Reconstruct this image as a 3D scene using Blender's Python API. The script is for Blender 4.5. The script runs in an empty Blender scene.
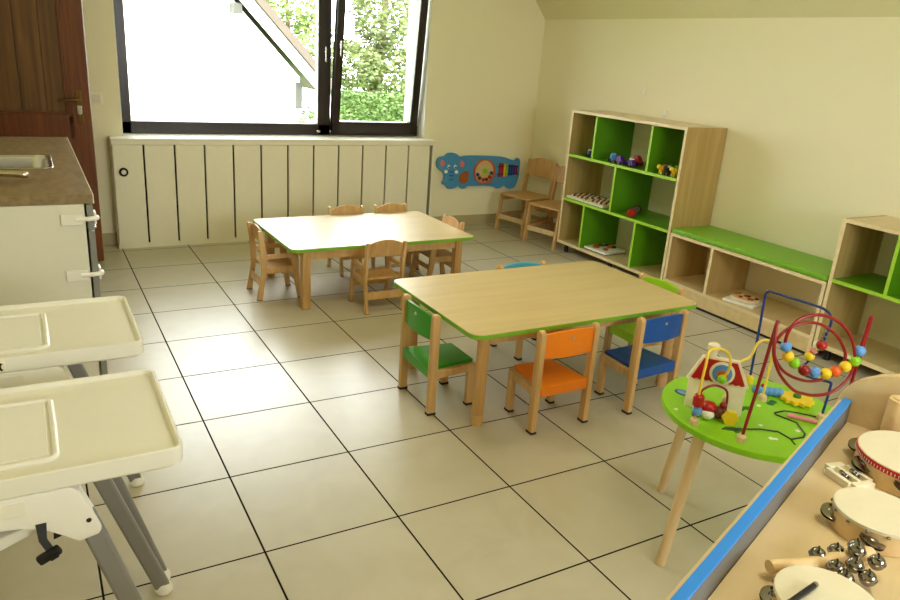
import bpy, bmesh, math, random
from mathutils import Vector, Matrix
random.seed(7)
SC = bpy.context.scene
COL = SC.collection
V = Vector

# ------------------------------------------------------------------ materials
def srgb(r, g, b):
    f = lambda c: (c / 12.92 if c <= 0.04045 else ((c + 0.055) / 1.055) ** 2.4)
    return (f(r / 255), f(g / 255), f(b / 255), 1)

class NT:
    def __init__(self, name):
        self.m = bpy.data.materials.new(name); self.m.use_nodes = True
        self.t = self.m.node_tree; self.t.nodes.clear()
        self.out = self.n('ShaderNodeOutputMaterial')
        self.b = self.n('ShaderNodeBsdfPrincipled')
        self.l(self.b.outputs[0], self.out.inputs[0])
    def n(self, kind, **kw):
        x = self.t.nodes.new(kind)
        for k, v in kw.items(): setattr(x, k, v)
        return x
    def l(self, a, b): self.t.links.new(a, b)
    def math(self, op, a, b=None, c=None):
        x = self.n('ShaderNodeMath', operation=op)
        for i, v in enumerate((a, b, c)):
            if v is None: continue
            if isinstance(v, (int, float)): x.inputs[i].default_value = v
            else: self.l(v, x.inputs[i])
        return x.outputs[0]
    def mix(self, fac, a, b):
        x = self.n('ShaderNodeMix', data_type='RGBA')
        for s, v in ((x.inputs[0], fac), (x.inputs[6], a), (x.inputs[7], b)):
            if isinstance(v, (int, float, tuple)): s.default_value = v
            else: self.l(v, s)
        return x.outputs[2]
    def bump(self, h, dist=0.002, strength=0.3):
        x = self.n('ShaderNodeBump'); x.inputs['Distance'].default_value = dist
        x.inputs['Strength'].default_value = strength
        self.l(h, x.inputs['Height']); self.l(x.outputs[0], self.b.inputs['Normal'])

def plain(name, col, rough=0.5, metal=0.0, var=0.06, scale=30, spec=0.5, coat=0):
    k = NT(name)
    c = srgb(*col)
    tc = k.n('ShaderNodeTexCoord'); no = k.n('ShaderNodeTexNoise')
    no.inputs['Scale'].default_value = scale; no.inputs['Detail'].default_value = 3
    k.l(tc.outputs['Object'], no.inputs['Vector'])
    lo = tuple(v * (1 - var) for v in c[:3]) + (1,); hi = tuple(min(1, v * (1 + var)) for v in c[:3]) + (1,)
    k.l(k.mix(no.outputs[0], lo, hi), k.b.inputs['Base Color'])
    k.b.inputs['Roughness'].default_value = rough; k.b.inputs['Metallic'].default_value = metal
    k.b.inputs['Specular IOR Level'].default_value = spec
    if coat: k.b.inputs['Coat Weight'].default_value = coat; k.b.inputs['Coat Roughness'].default_value = 0.1
    return k.m

def wood(name, c1, c2, rough=0.4, axis=0, scale=5.0, stretch=14, spec=0.5):
    k = NT(name)
    tc = k.n('ShaderNodeTexCoord'); mp = k.n('ShaderNodeMapping')
    s = [scale * stretch] * 3; s[axis] = scale
    mp.inputs['Scale'].default_value = s
    k.l(tc.outputs['Object'], mp.inputs['Vector'])
    n1 = k.n('ShaderNodeTexNoise'); n1.inputs['Scale'].default_value = 1; n1.inputs['Detail'].default_value = 5
    n1.inputs['Distortion'].default_value = 0.4
    k.l(mp.outputs[0], n1.inputs['Vector'])
    r = k.n('ShaderNodeMapRange'); r.inputs[1].default_value = 0.33; r.inputs[2].default_value = 0.67
    k.l(n1.outputs[0], r.inputs[0])
    k.l(k.mix(r.outputs[0], srgb(*c1), srgb(*c2)), k.b.inputs['Base Color'])
    k.b.inputs['Roughness'].default_value = rough; k.b.inputs['Specular IOR Level'].default_value = spec
    return k.m

def floor_mat():
    k = NT('tiles'); T = 0.45
    tc = k.n('ShaderNodeTexCoord'); sp = k.n('ShaderNodeSeparateXYZ')
    k.l(tc.outputs['Object'], sp.inputs[0])
    ds = []; ids = []
    for i in (0, 1):
        u = k.math('DIVIDE', sp.outputs[i], T)
        ids.append(k.math('FLOOR', u))
        fr = k.math('FRACT', u)
        ds.append(k.math('MINIMUM', fr, k.math('SUBTRACT', 1.0, fr)))
    d = k.math('MULTIPLY', k.math('MINIMUM', ds[0], ds[1]), T)
    g = k.n('ShaderNodeMapRange'); g.inputs[1].default_value = 0.0026; g.inputs[2].default_value = 0.0038
    k.l(d, g.inputs[0])
    cb = k.n('ShaderNodeCombineXYZ'); k.l(ids[0], cb.inputs[0]); k.l(ids[1], cb.inputs[1])
    wn = k.n('ShaderNodeTexWhiteNoise', noise_dimensions='3D'); k.l(cb.outputs[0], wn.inputs['Vector'])
    off = k.n('ShaderNodeVectorMath', operation='MULTIPLY_ADD')
    k.l(wn.outputs['Color'], off.inputs[0]); off.inputs[1].default_value = (9, 9, 9); k.l(tc.outputs['Object'], off.inputs[2])
    n1 = k.n('ShaderNodeTexNoise'); n1.inputs['Scale'].default_value = 5; n1.inputs['Detail'].default_value = 8; n1.inputs['Distortion'].default_value = 1.2
    k.l(off.outputs[0], n1.inputs['Vector'])
    c = k.mix(n1.outputs[0], srgb(178, 170, 148), srgb(202, 195, 176))
    c = k.mix(k.math('MULTIPLY', wn.outputs['Value'], 0.35), c, srgb(190, 182, 158))
    c = k.mix(g.outputs[0], srgb(34, 28, 18), c)
    k.l(c, k.b.inputs['Base Color'])
    k.l(k.math('ADD', k.math('MULTIPLY', n1.outputs[0], 0.10), 0.27), k.b.inputs['Roughness'])
    k.l(k.math('MULTIPLY', g.outputs[0], 0.65), k.b.inputs['Specular IOR Level'])
    k.bump(g.outputs[0], 0.002, 0.5)
    return k.m

def wall_mat(name, col):
    k = NT(name)
    tc = k.n('ShaderNodeTexCoord'); no = k.n('ShaderNodeTexNoise')
    no.inputs['Scale'].default_value = 140; no.inputs['Detail'].default_value = 4
    k.l(tc.outputs['Object'], no.inputs['Vector'])
    c = srgb(*col)
    k.l(k.mix(no.outputs[0], tuple(v * .97 for v in c[:3]) + (1,), c), k.b.inputs['Base Color'])
    k.b.inputs['Roughness'].default_value = 0.8
    k.b.inputs['Specular IOR Level'].default_value = 0.25
    k.bump(no.outputs[0], 0.002, 0.25)
    return k.m

def glass_mat():
    k = NT('window_glass'); k.t.nodes.remove(k.b)
    tr = k.n('ShaderNodeBsdfTransparent'); tr.inputs[0].default_value = (.97, .98, .97, 1)
    gl = k.n('ShaderNodeBsdfGlossy'); gl.inputs['Roughness'].default_value = 0.02
    fr = k.n('ShaderNodeFresnel'); fr.inputs[0].default_value = 1.45
    mx = k.n('ShaderNodeMixShader')
    k.l(k.math('MULTIPLY', fr.outputs[0], 0.6), mx.inputs[0]); k.l(tr.outputs[0], mx.inputs[1]); k.l(gl.outputs[0], mx.inputs[2])
    k.l(mx.outputs[0], k.out.inputs[0])
    return k.m

def leaf_mat(name, c1, c2):
    k = NT(name)
    tc = k.n('ShaderNodeTexCoord'); no = k.n('ShaderNodeTexNoise'); no.inputs['Scale'].default_value = 6
    k.l(tc.outputs['Object'], no.inputs['Vector'])
    k.l(k.mix(no.outputs[0], srgb(*c1), srgb(*c2)), k.b.inputs['Base Color'])
    k.b.inputs['Roughness'].default_value = 0.6
    return k.m

def lacquer(m, w, r):
    b = [x for x in m.node_tree.nodes if x.type == 'BSDF_PRINCIPLED'][0]
    b.inputs['Coat Weight'].default_value = w; b.inputs['Coat Roughness'].default_value = r
    return m

def puzzle_mat():
    return plain('puzzle_top', (120, 85, 55), 0.5)

M = {}
M['floor'] = floor_mat()
M['wall'] = wall_mat('wall_paint', (243, 236, 206))
M['ceil'] = wall_mat('ceiling_paint', (228, 221, 180))
M['skirt'] = plain('skirting_tile', (184, 172, 134), 0.4)
M['white'] = plain('white_paint', (240, 234, 212), 0.45, var=.03)
M['sill'] = plain('sill_white', (238, 235, 222), 0.35, var=.03)
M['slot'] = plain('slot_dark', (22, 18, 14), 0.9)
M['frame'] = wood('window_frame_wood', (24, 12, 8), (44, 24, 14), 0.3, 2, 3, 20)
M['door'] = wood('door_wood', (92, 46, 15), (120, 64, 22), 0.38, 2, 2.5, 22)
M['doorp'] = wood('door_panel_wood', (88, 56, 20), (124, 84, 36), 0.4, 2, 1.6, 16)
M['brass'] = plain('brass', (120, 92, 50), 0.35, 0.9)
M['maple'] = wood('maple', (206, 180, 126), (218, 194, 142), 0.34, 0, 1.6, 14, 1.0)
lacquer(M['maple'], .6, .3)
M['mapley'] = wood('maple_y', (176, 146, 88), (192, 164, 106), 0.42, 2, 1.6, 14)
M['mapleedge'] = wood('maple_edge', (224, 204, 160), (236, 218, 178), 0.45, 1, 3, 8)
M['beech'] = wood('beech', (196, 156, 100), (214, 176, 122), 0.42, 2, 4, 10)
M['beechd'] = wood('beech_brown', (184, 142, 86), (204, 164, 108), 0.42, 2, 4, 10)
M['beechl'] = wood('beech_light', (206, 176, 132), (222, 196, 154), 0.45, 2, 4, 10)
M['pale'] = wood('pale_ply', (216, 192, 148), (228, 206, 164), 0.5, 0, 2.5, 6)
M['green'] = plain('green_laminate', (86, 150, 12), 0.38, var=.03)
M['greenedge'] = plain('green_edge', (164, 212, 60), 0.4, var=.03)
M['greentop'] = plain('green_table_edge', (118, 174, 40), 0.4, var=.03)
M['cushion'] = plain('green_vinyl', (118, 178, 34), 0.42, var=.05, scale=8)
M['c_green'] = plain('chair_green', (46, 150, 14), 0.3, var=.03)
M['c_orange'] = plain('chair_orange', (244, 134, 14), 0.3, var=.03)
M['c_blue'] = plain('chair_blue', (10, 78, 158), 0.3, var=.03)
M['c_lime'] = plain('chair_lime', (164, 214, 40), 0.3, var=.03)
M['c_sky'] = plain('chair_sky', (96, 176, 206), 0.3, var=.03)
M['glide'] = plain('black_rubber', (22, 18, 18), 0.6)
M['counter'] = wood('counter_laminate', (120, 100, 66), (146, 124, 86), 0.4, 1, 9, 4)
M['cabinet'] = plain('cabinet_white', (224, 222, 206), 0.4, var=.02)
M['grey'] = plain('grey_edge', (134, 134, 130), 0.4)
M['steel'] = plain('stainless', (206, 204, 198), 0.25, 1.0, var=.03)
M['chrome'] = plain('chrome', (210, 204, 190), 0.12, 1.0, var=.02)
M['hcplastic'] = plain('cream_plastic', (238, 236, 226), 0.3, var=.02, coat=.3)
M['hcwhite'] = plain('white_plastic', (243, 242, 237), 0.32, var=.02, coat=.2)
M['hcleg'] = plain('grey_leg', (132, 130, 130), 0.38)
M['black'] = plain('black_plastic', (20, 20, 22), 0.4)
M['strap'] = plain('strap', (52, 54, 56), 0.7)
M['p_green'] = plain('toy_green', (136, 202, 26), 0.35, var=.04)
M['p_dgreen'] = plain('toy_dark_green', (36, 110, 24), 0.4)
M['p_red'] = plain('toy_red', (172, 18, 20), 0.3)
M['p_dred'] = plain('toy_dark_red', (140, 14, 22), 0.3)
M['p_blue'] = plain('toy_blue', (92, 152, 224), 0.35)
M['p_dblue'] = plain('toy_navy', (24, 50, 122), 0.3)
M['p_yellow'] = plain('toy_yellow', (238, 204, 40), 0.35)
M['p_orange'] = plain('toy_orange', (222, 98, 26), 0.35)
M['p_pink'] = plain('toy_pink', (232, 140, 150), 0.4)
M['p_cream'] = plain('toy_cream', (240, 232, 206), 0.4)
M['p_white'] = plain('toy_white', (240, 238, 230), 0.4)
M['p_purple'] = plain('toy_purple', (78, 34, 130), 0.4)
M['p_brown'] = plain('toy_brown', (92, 40, 20), 0.4)
M['p_black'] = plain('toy_black', (24, 22, 24), 0.45)
M['p_grey'] = plain('toy_grey', (120, 116, 110), 0.45)
M['wireyel'] = plain('wire_yellow', (238, 210, 70), 0.3)
M['railblue'] = plain('rail_blue', (44, 140, 240), 0.4, var=.02)
M['railgrey'] = plain('rail_grey', (112, 114, 118), 0.5, var=.03)
M['skin'] = plain('drum_skin', (226, 219, 196), 0.6, var=.06, scale=22)
M['drumwood'] = wood('drum_wood', (224, 192, 142), (236, 208, 160), 0.45, 0, 4, 6)
M['redband'] = plain('red_band', (196, 24, 30), 0.5)
M['bell'] = plain('bell_metal', (150, 146, 138), 0.14, 1.0, var=.05)
M['elblue'] = plain('elephant_blue', (74, 148, 200), 0.4, var=.04)
M['elpink'] = plain('elephant_pink', (206, 120, 118), 0.5)
M['elbrown'] = plain('elephant_brown', (158, 88, 34), 0.5)
M['ext_white'] = plain('render_white', (246, 246, 242), 0.85, var=.02)
M['rooftile'] = plain('roof_tile', (70, 58, 50), 0.8, var=.3, scale=5)
M['extgrey'] = plain('ext_grey', (52, 50, 46), 0.7)
M['leafA'] = leaf_mat('leaves_light', (76, 100, 36), (124, 142, 70))
M['leafB'] = leaf_mat('leaves_hedge', (44, 66, 22), (96, 120, 56))
M['leafC'] = leaf_mat('leaves_mixed', (50, 76, 34), (112, 116, 62))
M['bark'] = plain('bark', (96, 76, 56), 0.9)
M['lawn'] = plain('lawn', (120, 160, 70), 0.9, var=.2, scale=3)
M['glass'] = glass_mat()
M['puz'] = puzzle_mat()

# ------------------------------------------------------------------ mesh helpers
def nb(): return bmesh.new()

def add_box(bm, c, s, bev=0.0, rot=None, seg=2):
    t = bmesh.new()
    bmesh.ops.create_cube(t, size=1)
    for v in t.verts: v.co = V((v.co.x * s[0], v.co.y * s[1], v.co.z * s[2]))
    if bev > 0:
        bmesh.ops.bevel(t, geom=list(t.edges), offset=min(bev, min(s) * .45), segments=seg, profile=.5, affect='EDGES')
    mat = Matrix.Translation(V(c)) @ (rot.to_4x4() if rot is not None else Matrix.Identity(4))
    t.transform(mat)
    merge(bm, t)

def merge(bm, t):
    me = bpy.data.meshes.new('tmp'); t.to_mesh(me); t.free(); bm.from_mesh(me); bpy.data.meshes.remove(me)

def frame_of(d):
    d = d.normalized()
    a = V((0, 0, 1)) if abs(d.z) < .9 else V((1, 0, 0))
    x = d.cross(a).normalized(); y = d.cross(x).normalized()
    return x, y

def add_tube(bm, pts, r, n=10, closed=False, caps=True):
    pts = [V(p) for p in pts]
    rr = r if isinstance(r, (list, tuple)) else [r] * len(pts)
    rings = []; N = len(pts); px = None
    for i, p in enumerate(pts):
        if closed: d = pts[(i + 1) % N] - pts[i - 1]
        else: d = pts[min(i + 1, N - 1)] - pts[max(i - 1, 0)]
        if d.length < 1e-9: d = V((0, 0, 1))
        d.normalize()
        if px is None: x, y = frame_of(d)
        else:
            x = (px - d * px.dot(d))
            x = x.normalized() if x.length > 1e-6 else frame_of(d)[0]
            y = d.cross(x).normalized()
        px = x
        rings.append([bm.verts.new(p + (x * math.cos(2 * math.pi * k / n) + y * math.sin(2 * math.pi * k / n)) * rr[i]) for k in range(n)])
    for i in range(N if closed else N - 1):
        a, b = rings[i], rings[(i + 1) % N]
        for k in range(n):
            bm.faces.new((a[k], a[(k + 1) % n], b[(k + 1) % n], b[k]))
    if caps and not closed:
        bm.faces.new(list(reversed(rings[0]))); bm.faces.new(rings[-1])

def smooth(pts, n=6, closed=False):
    P = [V(p) for p in pts]; out = []
    N = len(P)
    for i in range(N if closed else N - 1):
        if closed: a, b, c, d = P[i - 1], P[i], P[(i + 1) % N], P[(i + 2) % N]
        else: a, b, c, d = P[max(i - 1, 0)], P[i], P[i + 1], P[min(i + 2, N - 1)]
        for k in range(n):
            t = k / n
            out.append(0.5 * ((2 * b) + (c - a) * t + (2 * a - 5 * b + 4 * c - d) * t * t + (3 * b - 3 * c + d - a) * t ** 3))
    if not closed: out.append(P[-1])
    return out

def add_prism(bm, poly, d, o=(0, 0, 0), ux=(1, 0, 0), uy=(0, 0, 1), bev=0.0, seg=2):
    """polygon in the (ux, uy) plane at o, extruded by vector d"""
    t = bmesh.new()
    o, ux, uy, d = V(o), V(ux), V(uy), V(d)
    vs = [t.verts.new(o + ux * p[0] + uy * p[1]) for p in poly]
    f = t.faces.new(vs)
    r = bmesh.ops.extrude_face_region(t, geom=[f])
    nv = [g for g in r['geom'] if isinstance(g, bmesh.types.BMVert)]
    bmesh.ops.translate(t, verts=nv, vec=d)
    bmesh.ops.recalc_face_normals(t, faces=list(t.faces))
    if bev > 0:
        es = [e for e in t.edges if len(e.link_faces) == 2 and e.calc_face_angle(0) > .6]
        bmesh.ops.bevel(t, geom=es, offset=bev, segments=seg, profile=.5, affect='EDGES')
    big = [f for f in t.faces if len(f.verts) > 4]
    bmesh.ops.triangulate(t, faces=big)
    merge(bm, t)

def add_lathe(bm, prof, c=(0, 0, 0), n=24, rot=None):
    t = bmesh.new(); rings = []
    for r, z in prof:
        if r < 1e-6: rings.append([t.verts.new((0, 0, z))])
        else: rings.append([t.verts.new((r * math.cos(2 * math.pi * k / n), r * math.sin(2 * math.pi * k / n), z)) for k in range(n)])
    for a, b in zip(rings, rings[1:]):
        if len(a) == 1 and len(b) == 1: continue
        for k in range(n):
            if len(a) == 1: t.faces.new((a[0], b[k], b[(k + 1) % n]))
            elif len(b) == 1: t.faces.new((a[k], b[0], a[(k + 1) % n]))
            else: t.faces.new((a[k], b[k], b[(k + 1) % n], a[(k + 1) % n]))
    for ring, rev in ((rings[0], False), (rings[-1], True)):
        if len(ring) > 1: t.faces.new(ring)
    bmesh.ops.recalc_face_normals(t, faces=list(t.faces))
    mat = Matrix.Translation(V(c)) @ (rot.to_4x4() if rot is not None else Matrix.Identity(4))
    t.transform(mat); merge(bm, t)

def add_ball(bm, c, r, s=(1, 1, 1), u=16, v=10):
    t = bmesh.new(); bmesh.ops.create_uvsphere(t, u_segments=u, v_segments=v, radius=r)
    for q in t.verts: q.co = V((q.co.x * s[0] + c[0], q.co.y * s[1] + c[1], q.co.z * s[2] + c[2]))
    merge(bm, t)

def rrect(w, d, r, n=6):
    out = []
    for cx, cy, a0 in ((w / 2 - r, d / 2 - r, 0), (-w / 2 + r, d / 2 - r, 90), (-w / 2 + r, -d / 2 + r, 180), (w / 2 - r, -d / 2 + r, 270)):
        for k in range(n + 1):
            a = math.radians(a0 + 90 * k / n)
            out.append((cx + r * math.cos(a), cy + r * math.sin(a)))
    return out

def rz(a): return Matrix.Rotation(a, 3, 'Z')
def ry(a): return Matrix.Rotation(a, 3, 'Y')
def rx(a): return Matrix.Rotation(a, 3, 'X')

def obj(name, bm, mat, parent=None, flat=False):
    me = bpy.data.meshes.new(name)
    bmesh.ops.remove_doubles(bm, verts=list(bm.verts), dist=1e-6)
    bm.to_mesh(me); bm.free()
    if not flat:
        for p in me.polygons: p.use_smooth = True
        try: me.set_sharp_from_angle(angle=math.radians(38))
        except Exception: pass
    me.materials.append(mat)
    o = bpy.data.objects.new(name, me); COL.objects.link(o)
    if parent is not None: o.parent = parent
    if not flat:
        wn = o.modifiers.new('weighted', 'WEIGHTED_NORMAL'); wn.keep_sharp = True; wn.weight = 80
    return o

def box(name, c, s, mat, parent=None, bev=0.003, rot=None):
    b = nb(); add_box(b, c, s, bev, rot); return obj(name, b, mat, parent)
def tube(name, pts, r, mat, parent=None, n=10, closed=False):
    b = nb(); add_tube(b, pts, r, n, closed); return obj(name, b, mat, parent)
def ball(name, c, r, mat, parent=None, s=(1, 1, 1)):
    b = nb(); add_ball(b, c, r, s); return obj(name, b, mat, parent)
def prism(name, poly, d, mat, parent=None, o=(0, 0, 0), ux=(1, 0, 0), uy=(0, 0, 1), bev=0.0):
    b = nb(); add_prism(b, poly, d, o, ux, uy, bev); return obj(name, b, mat, parent)

def tag(o, label, cat, group=None, kind=None):
    if label: o['label'] = label
    if cat: o['category'] = cat
    if group: o['group'] = group
    if kind: o['kind'] = kind
    return o
def thing(name, label, cat, loc=(0, 0, 0), rot=0.0, group=None, kind=None):
    o = bpy.data.objects.new(name, None); COL.objects.link(o)
    o.empty_display_size = 0.05; o.location = loc; o.rotation_euler = (0, 0, rot)
    return tag(o, label, cat, group, kind)
def structure(o): o['kind'] = 'structure'; return o
def copy_tree(o, parent=None):
    c = o.copy(); COL.objects.link(c)
    if parent is not None: c.parent = parent
    for ch in [x for x in bpy.data.objects if x.parent == o]: copy_tree(ch, c)
    return c
def dup(src, loc, rot, label):
    c = copy_tree(src); c.location = loc; c.rotation_euler = (0, 0, rot); c['label'] = label
    return c
def sub(o, label): o['label'] = label; return o

# ------------------------------------------------------------------ room shell
XL, XR, YB, YF = -1.05, 3.60, 1.09, -6.2      # left, right, window wall, wall behind the camera
H, KNEE, FLATX = 2.5, 1.83, 3.03
WX0, WX1, WZ0, WZ1 = 0.07, 2.452, 0.782, 2.10   # window opening

b = nb(); add_box(b, ((XL + XR) / 2, (YB + YF) / 2 + .2, -0.05), (XR - XL + 3.0, YB - YF + 1.0, 0.1)); structure(obj('floor', b, M['floor'], flat=True))
# window wall with opening, 0.41 thick
b = nb()
for x0, x1, z0, z1 in ((XL - .2, WX0, 0, 2.7), (WX1, XR + .3, 0, 2.7), (WX0, WX1, 0, WZ0 - .03), (WX0, WX1, WZ1, 2.7)):
    add_box(b, ((x0 + x1) / 2, YB + .205, (z0 + z1) / 2), (x1 - x0, .41, z1 - z0))
structure(obj('wall_back', b, M['wall'], flat=True))
b = nb(); add_box(b, (XR + .1, (YB + YF) / 2, 1.0), (.2, YB - YF + .4, 2.0)); structure(obj('wall_right', b, M['wall'], flat=True))
# left wall with the doorway behind the open leaf
DY0, DY1, DZ = -0.16, 0.76, 2.06
b = nb()
for y0, y1, z0, z1 in ((YF, DY0, 0, 2.7), (DY1, YB + .2, 0, 2.7), (DY0, DY1, DZ, 2.7)):
    add_box(b, (XL - .1, (y0 + y1) / 2, (z0 + z1) / 2), (.2, y1 - y0, z1 - z0))
add_box(b, (XL - 1.3, .3, 1.3), (.1, 2.4, 2.7)); add_box(b, (XL - .75, -.9, 1.3), (1.2, .1, 2.7)); add_box(b, (XL - .75, 1.4, 1.3), (1.2, .1, 2.7)); add_box(b, (XL - .75, .3, 2.65), (1.3, 2.4, .1))
structure(obj('wall_left', b, M['wall'], flat=True))
b = nb()
for y in (DY0 + .015, DY1 - .015): add_box(b, (XL - .1, y, DZ / 2), (.24, .03, DZ), .003)
add_box(b, (XL - .1, (DY0 + DY1) / 2, DZ - .015), (.24, DY1 - DY0, .03), .003)
structure(obj('trim_1', b, M['door']))
# wall behind the camera with an opening added to let in fill daylight
W2 = (0.7, 2.3, 0.95, 2.15)
b = nb()
for x0, x1, z0, z1 in ((XL - .2, W2[0], 0, 2.7), (W2[1], XR + .3, 0, 2.7), (W2[0], W2[1], 0, W2[2]), (W2[0], W2[1], W2[3], 2.7)):
    add_box(b, ((x0 + x1) / 2, YF - .1, (z0 + z1) / 2), (x1 - x0, .2, z1 - z0))
structure(obj('wall_front', b, M['wall'], flat=True))
# ceiling: flat part, slope down to the knee wall
prof = [(XL - .2, H), (FLATX, H), (XR, KNEE), (XR + .3, KNEE - .36), (XR + .3, 2.9), (XL - .2, 2.9)]
structure(prism('ceiling', prof, (0, YB - YF + .4, 0), M['ceil'], None, (0, YF - .2, 0)))
# tile skirting
b = nb()
for k in range(11): add_box(b, (XL + .44 * k + .22, YB - .006, .045), (.437, .012, .09), .002)
structure(obj('baseboard_back', b, M['skirt']))
b = nb(); add_box(b, (XR - .006, (YB + YF) / 2, .045), (.012, YB - YF, .09), .002); structure(obj('baseboard_right', b, M['skirt']))

b = nb()
for x in (WX0 + .001, WX1 - .001): add_box(b, (x, YB + .064, (WZ0 + WZ1) / 2), (.006, .128, WZ1 - WZ0), .001)
structure(obj('trim_2', b, M['ext_white']))
# window on the far wall: frame, fixed light, tilted sash
win = thing('window_1', None, None, (0, 1.22, WZ0), 0, kind='structure')
FD = .075
b = nb()
hh = WZ1 - WZ0
add_box(b, ((WX0 + WX1) / 2, FD / 2, .045), (WX1 - WX0, FD, .09), .006)
add_box(b, ((WX0 + WX1) / 2, FD / 2, hh - .04), (WX1 - WX0, FD, .08), .006)
add_box(b, (WX0 + .04, FD / 2, hh / 2), (.08, FD, hh), .006)
add_box(b, (WX1 - .022, FD / 2 + .01, hh / 2), (.044, FD - .02, hh), .006)
add_box(b, (1.597, FD / 2, hh / 2), (.108, FD, hh), .006)
obj('frame', b, M['frame'], win)
box('pane', ((WX0 + .08 + 1.545) / 2, .045, hh / 2), (1.545 - WX0 - .07, .008, hh - .16), M['glass'], win, 0)
b = nb()
for k in range(2): add_box(b, (1.598, -.012 - .012 * k, .62 - .02 * k + .03), (.018 - .004 * k, .02, .045 if k == 0 else .12), .006)
obj('handle', b, M['steel'], win)
box('rain_seal', (1.548, .03, hh / 2), (.008, .03, hh - .16), M['ext_white'], win, .002)
sash = bpy.data.objects.new('sash', bpy.data.meshes.new('sash_empty'))
SX0, SX1, SH = 1.652, 2.425, hh - .06
b = nb()
for c, s in (((SX0 + .032, 0, SH / 2), (.064, .06, SH)), ((SX1 - .035, 0, SH / 2), (.07, .06, SH)),
             (((SX0 + SX1) / 2, 0, .05), (SX1 - SX0, .06, .10)), (((SX0 + SX1) / 2, 0, SH - .04), (SX1 - SX0, .06, .08))):
    add_box(b, c, s, .006)
sash = obj('sash', b, M['frame'], win); sash.location = (0, -.005, .02); sash.rotation_euler = (math.radians(5.5), 0, 0)
box('sash_pane', ((SX0 + SX1) / 2, .005, SH / 2), (SX1 - SX0 - .12, .012, SH - .16), M['glass'], sash, 0)
b = nb()
for k in range(2): add_box(b, (SX0 + .034, -.036 - .014 * k, .66 + .03 - .02 * k), (.018 - .004 * k, .02, .045 if k == 0 else .12), .006)
obj('sash_handle', b, M['steel'], sash)
b = nb()
for s in (-1, 1): add_box(b, (1.6 + s * .055, -.008, .035), (.03, .02, .02), .005)
obj('hinge_cap', b, M['steel'], win)

# unseen window added behind the camera to brighten the foreground
added_win = thing('added_window', None, None, ((W2[0] + W2[1]) / 2, YF - .06, W2[2]), 0, kind='structure')
w, h = W2[1] - W2[0], W2[3] - W2[2]
b = nb()
for x in (-w / 2 + .03, 0, w / 2 - .03): add_box(b, (x, 0, h / 2), (.06, .06, h), .005)
for z in (.03, h - .03): add_box(b, (0, 0, z), (w, .06, .06), .005)
obj('frame', b, M['frame'], added_win)
for s in (-1, 1): box('pane', (s * w / 4, 0, h / 2), (w / 2 - .08, .008, h - .1), M['glass'], added_win, 0)

# ------------------------------------------------------------------ open door leaf
d = thing('door_1', None, None, (XL + .015, 0.79, 0.01), math.atan2(-.13, .90), kind='structure')
DW = .90
b = nb()
add_box(b, (DW - .065, 0, 1.0), (.13, .042, 2.0), .004); add_box(b, (.055, 0, 1.0), (.11, .042, 2.0), .004)
add_box(b, (DW / 2, 0, .12), (DW - .2, .042, .24), .004); add_box(b, (DW / 2, 0, .875), (DW - .2, .042, .15), .004); add_box(b, (DW / 2, 0, 1.93), (DW - .2, .042, .14), .004)
leaf = obj('leaf', b, M['door'], d)
for z0, z1 in ((.24, .80), (.95, 1.86)):
    b = nb(); n = 5; w = (DW - .22) / n
    add_box(b, (DW / 2 - .01, .006, (z0 + z1) / 2), (DW - .22, .016, z1 - z0 + .03))
    for k in range(n): add_box(b, (.11 + w * (k + .5), -.004, (z0 + z1) / 2), (w - .004, .012, z1 - z0), .004)
    obj('door_panel', b, M['doorp'], d)
    b = nb()
    for x in (.117, DW - .137): add_box(b, (x, -.016, (z0 + z1) / 2), (.014, .012, z1 - z0), .004)
    for z in (z0 + .007, z1 - .007): add_box(b, (DW / 2 - .01, -.016, z), (DW - .24, .012, .014), .004)
    obj('moulding', b, M['door'], d)
b = nb(); add_box(b, (DW - .062, -.024, 1.0), (.034, .006, .20), .003); pl = obj('lock_plate', b, M['brass'], d)
b = nb(); add_tube(b, [(DW - .062, -.02, 1.045), (DW - .062, -.065, 1.045)], .009, 12); add_tube(b, smooth([(DW - .062, -.062, 1.045), (DW - .09, -.068, 1.047), (DW - .15, -.066, 1.041), (DW - .175, -.06, 1.038)], 4), [.009] * 13, 12)
obj('door_handle', b, M['brass'], d)
b = nb(); add_box(b, (DW - .062, -.03, .985), (.028, .008, .05), .003); add_tube(b, [(DW - .062, -.03, .965), (DW - .062, -.04, .965)], .010, 14); obj('key_cylinder', b, M['steel'], d)

# ------------------------------------------------------------------ radiator cover
rc = thing('radiator_cover', 'long white slatted radiator cover with a round valve hole under the window', 'radiator cover', (-.02, .96, 0))
RW, RH = 2.512, .765
edges = [.205 + .2062 * k for k in range(11)] + [2.478]
b = nb()
prev = 0
for e in [.205 + .2062 * k for k in range(12)]:
    x1 = min(e, RW)
    add_box(b, ((prev + x1) / 2, .011, RH / 2), (x1 - prev - (.013 if x1 < RW else .0), .022, RH - .06), .001)
    prev = x1
add_box(b, (RW - .006, .011, RH / 2), (.024, .022, RH - .06), .001)
add_box(b, (RW / 2, .011, RH - .014), (RW, .0219, .028), .001)
add_box(b, (RW / 2, .011, .017), (RW, .0219, .034), .001)
obj('front_panel', b, M['white'], rc)
box('dark_back', (RW / 2, .034, RH / 2), (RW - .06, .01, RH - .06), M['slot'], rc, 0)
for x in (.008, RW - .008): box('side_panel', (x, .076, RH / 2), (.016, .105, RH), M['white'], rc)
b = nb()
add_box(b, (RW / 2 + .003, .063, RH + .008), (RW + .012, .132, .016), .004)
add_box(b, ((WX0 + WX1) / 2 + .02, .195, RH + .010), (WX1 - WX0 - .004, .14, .016), .003)
obj('sill_top', b, M['sill'], rc)
b = nb(); add_lathe(b, [(.0, .012), (.027, .012), (.03, .008), (.03, -.002), (0, -.002)], (.066, -.001, .55), 24, rx(math.pi / 2))
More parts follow.
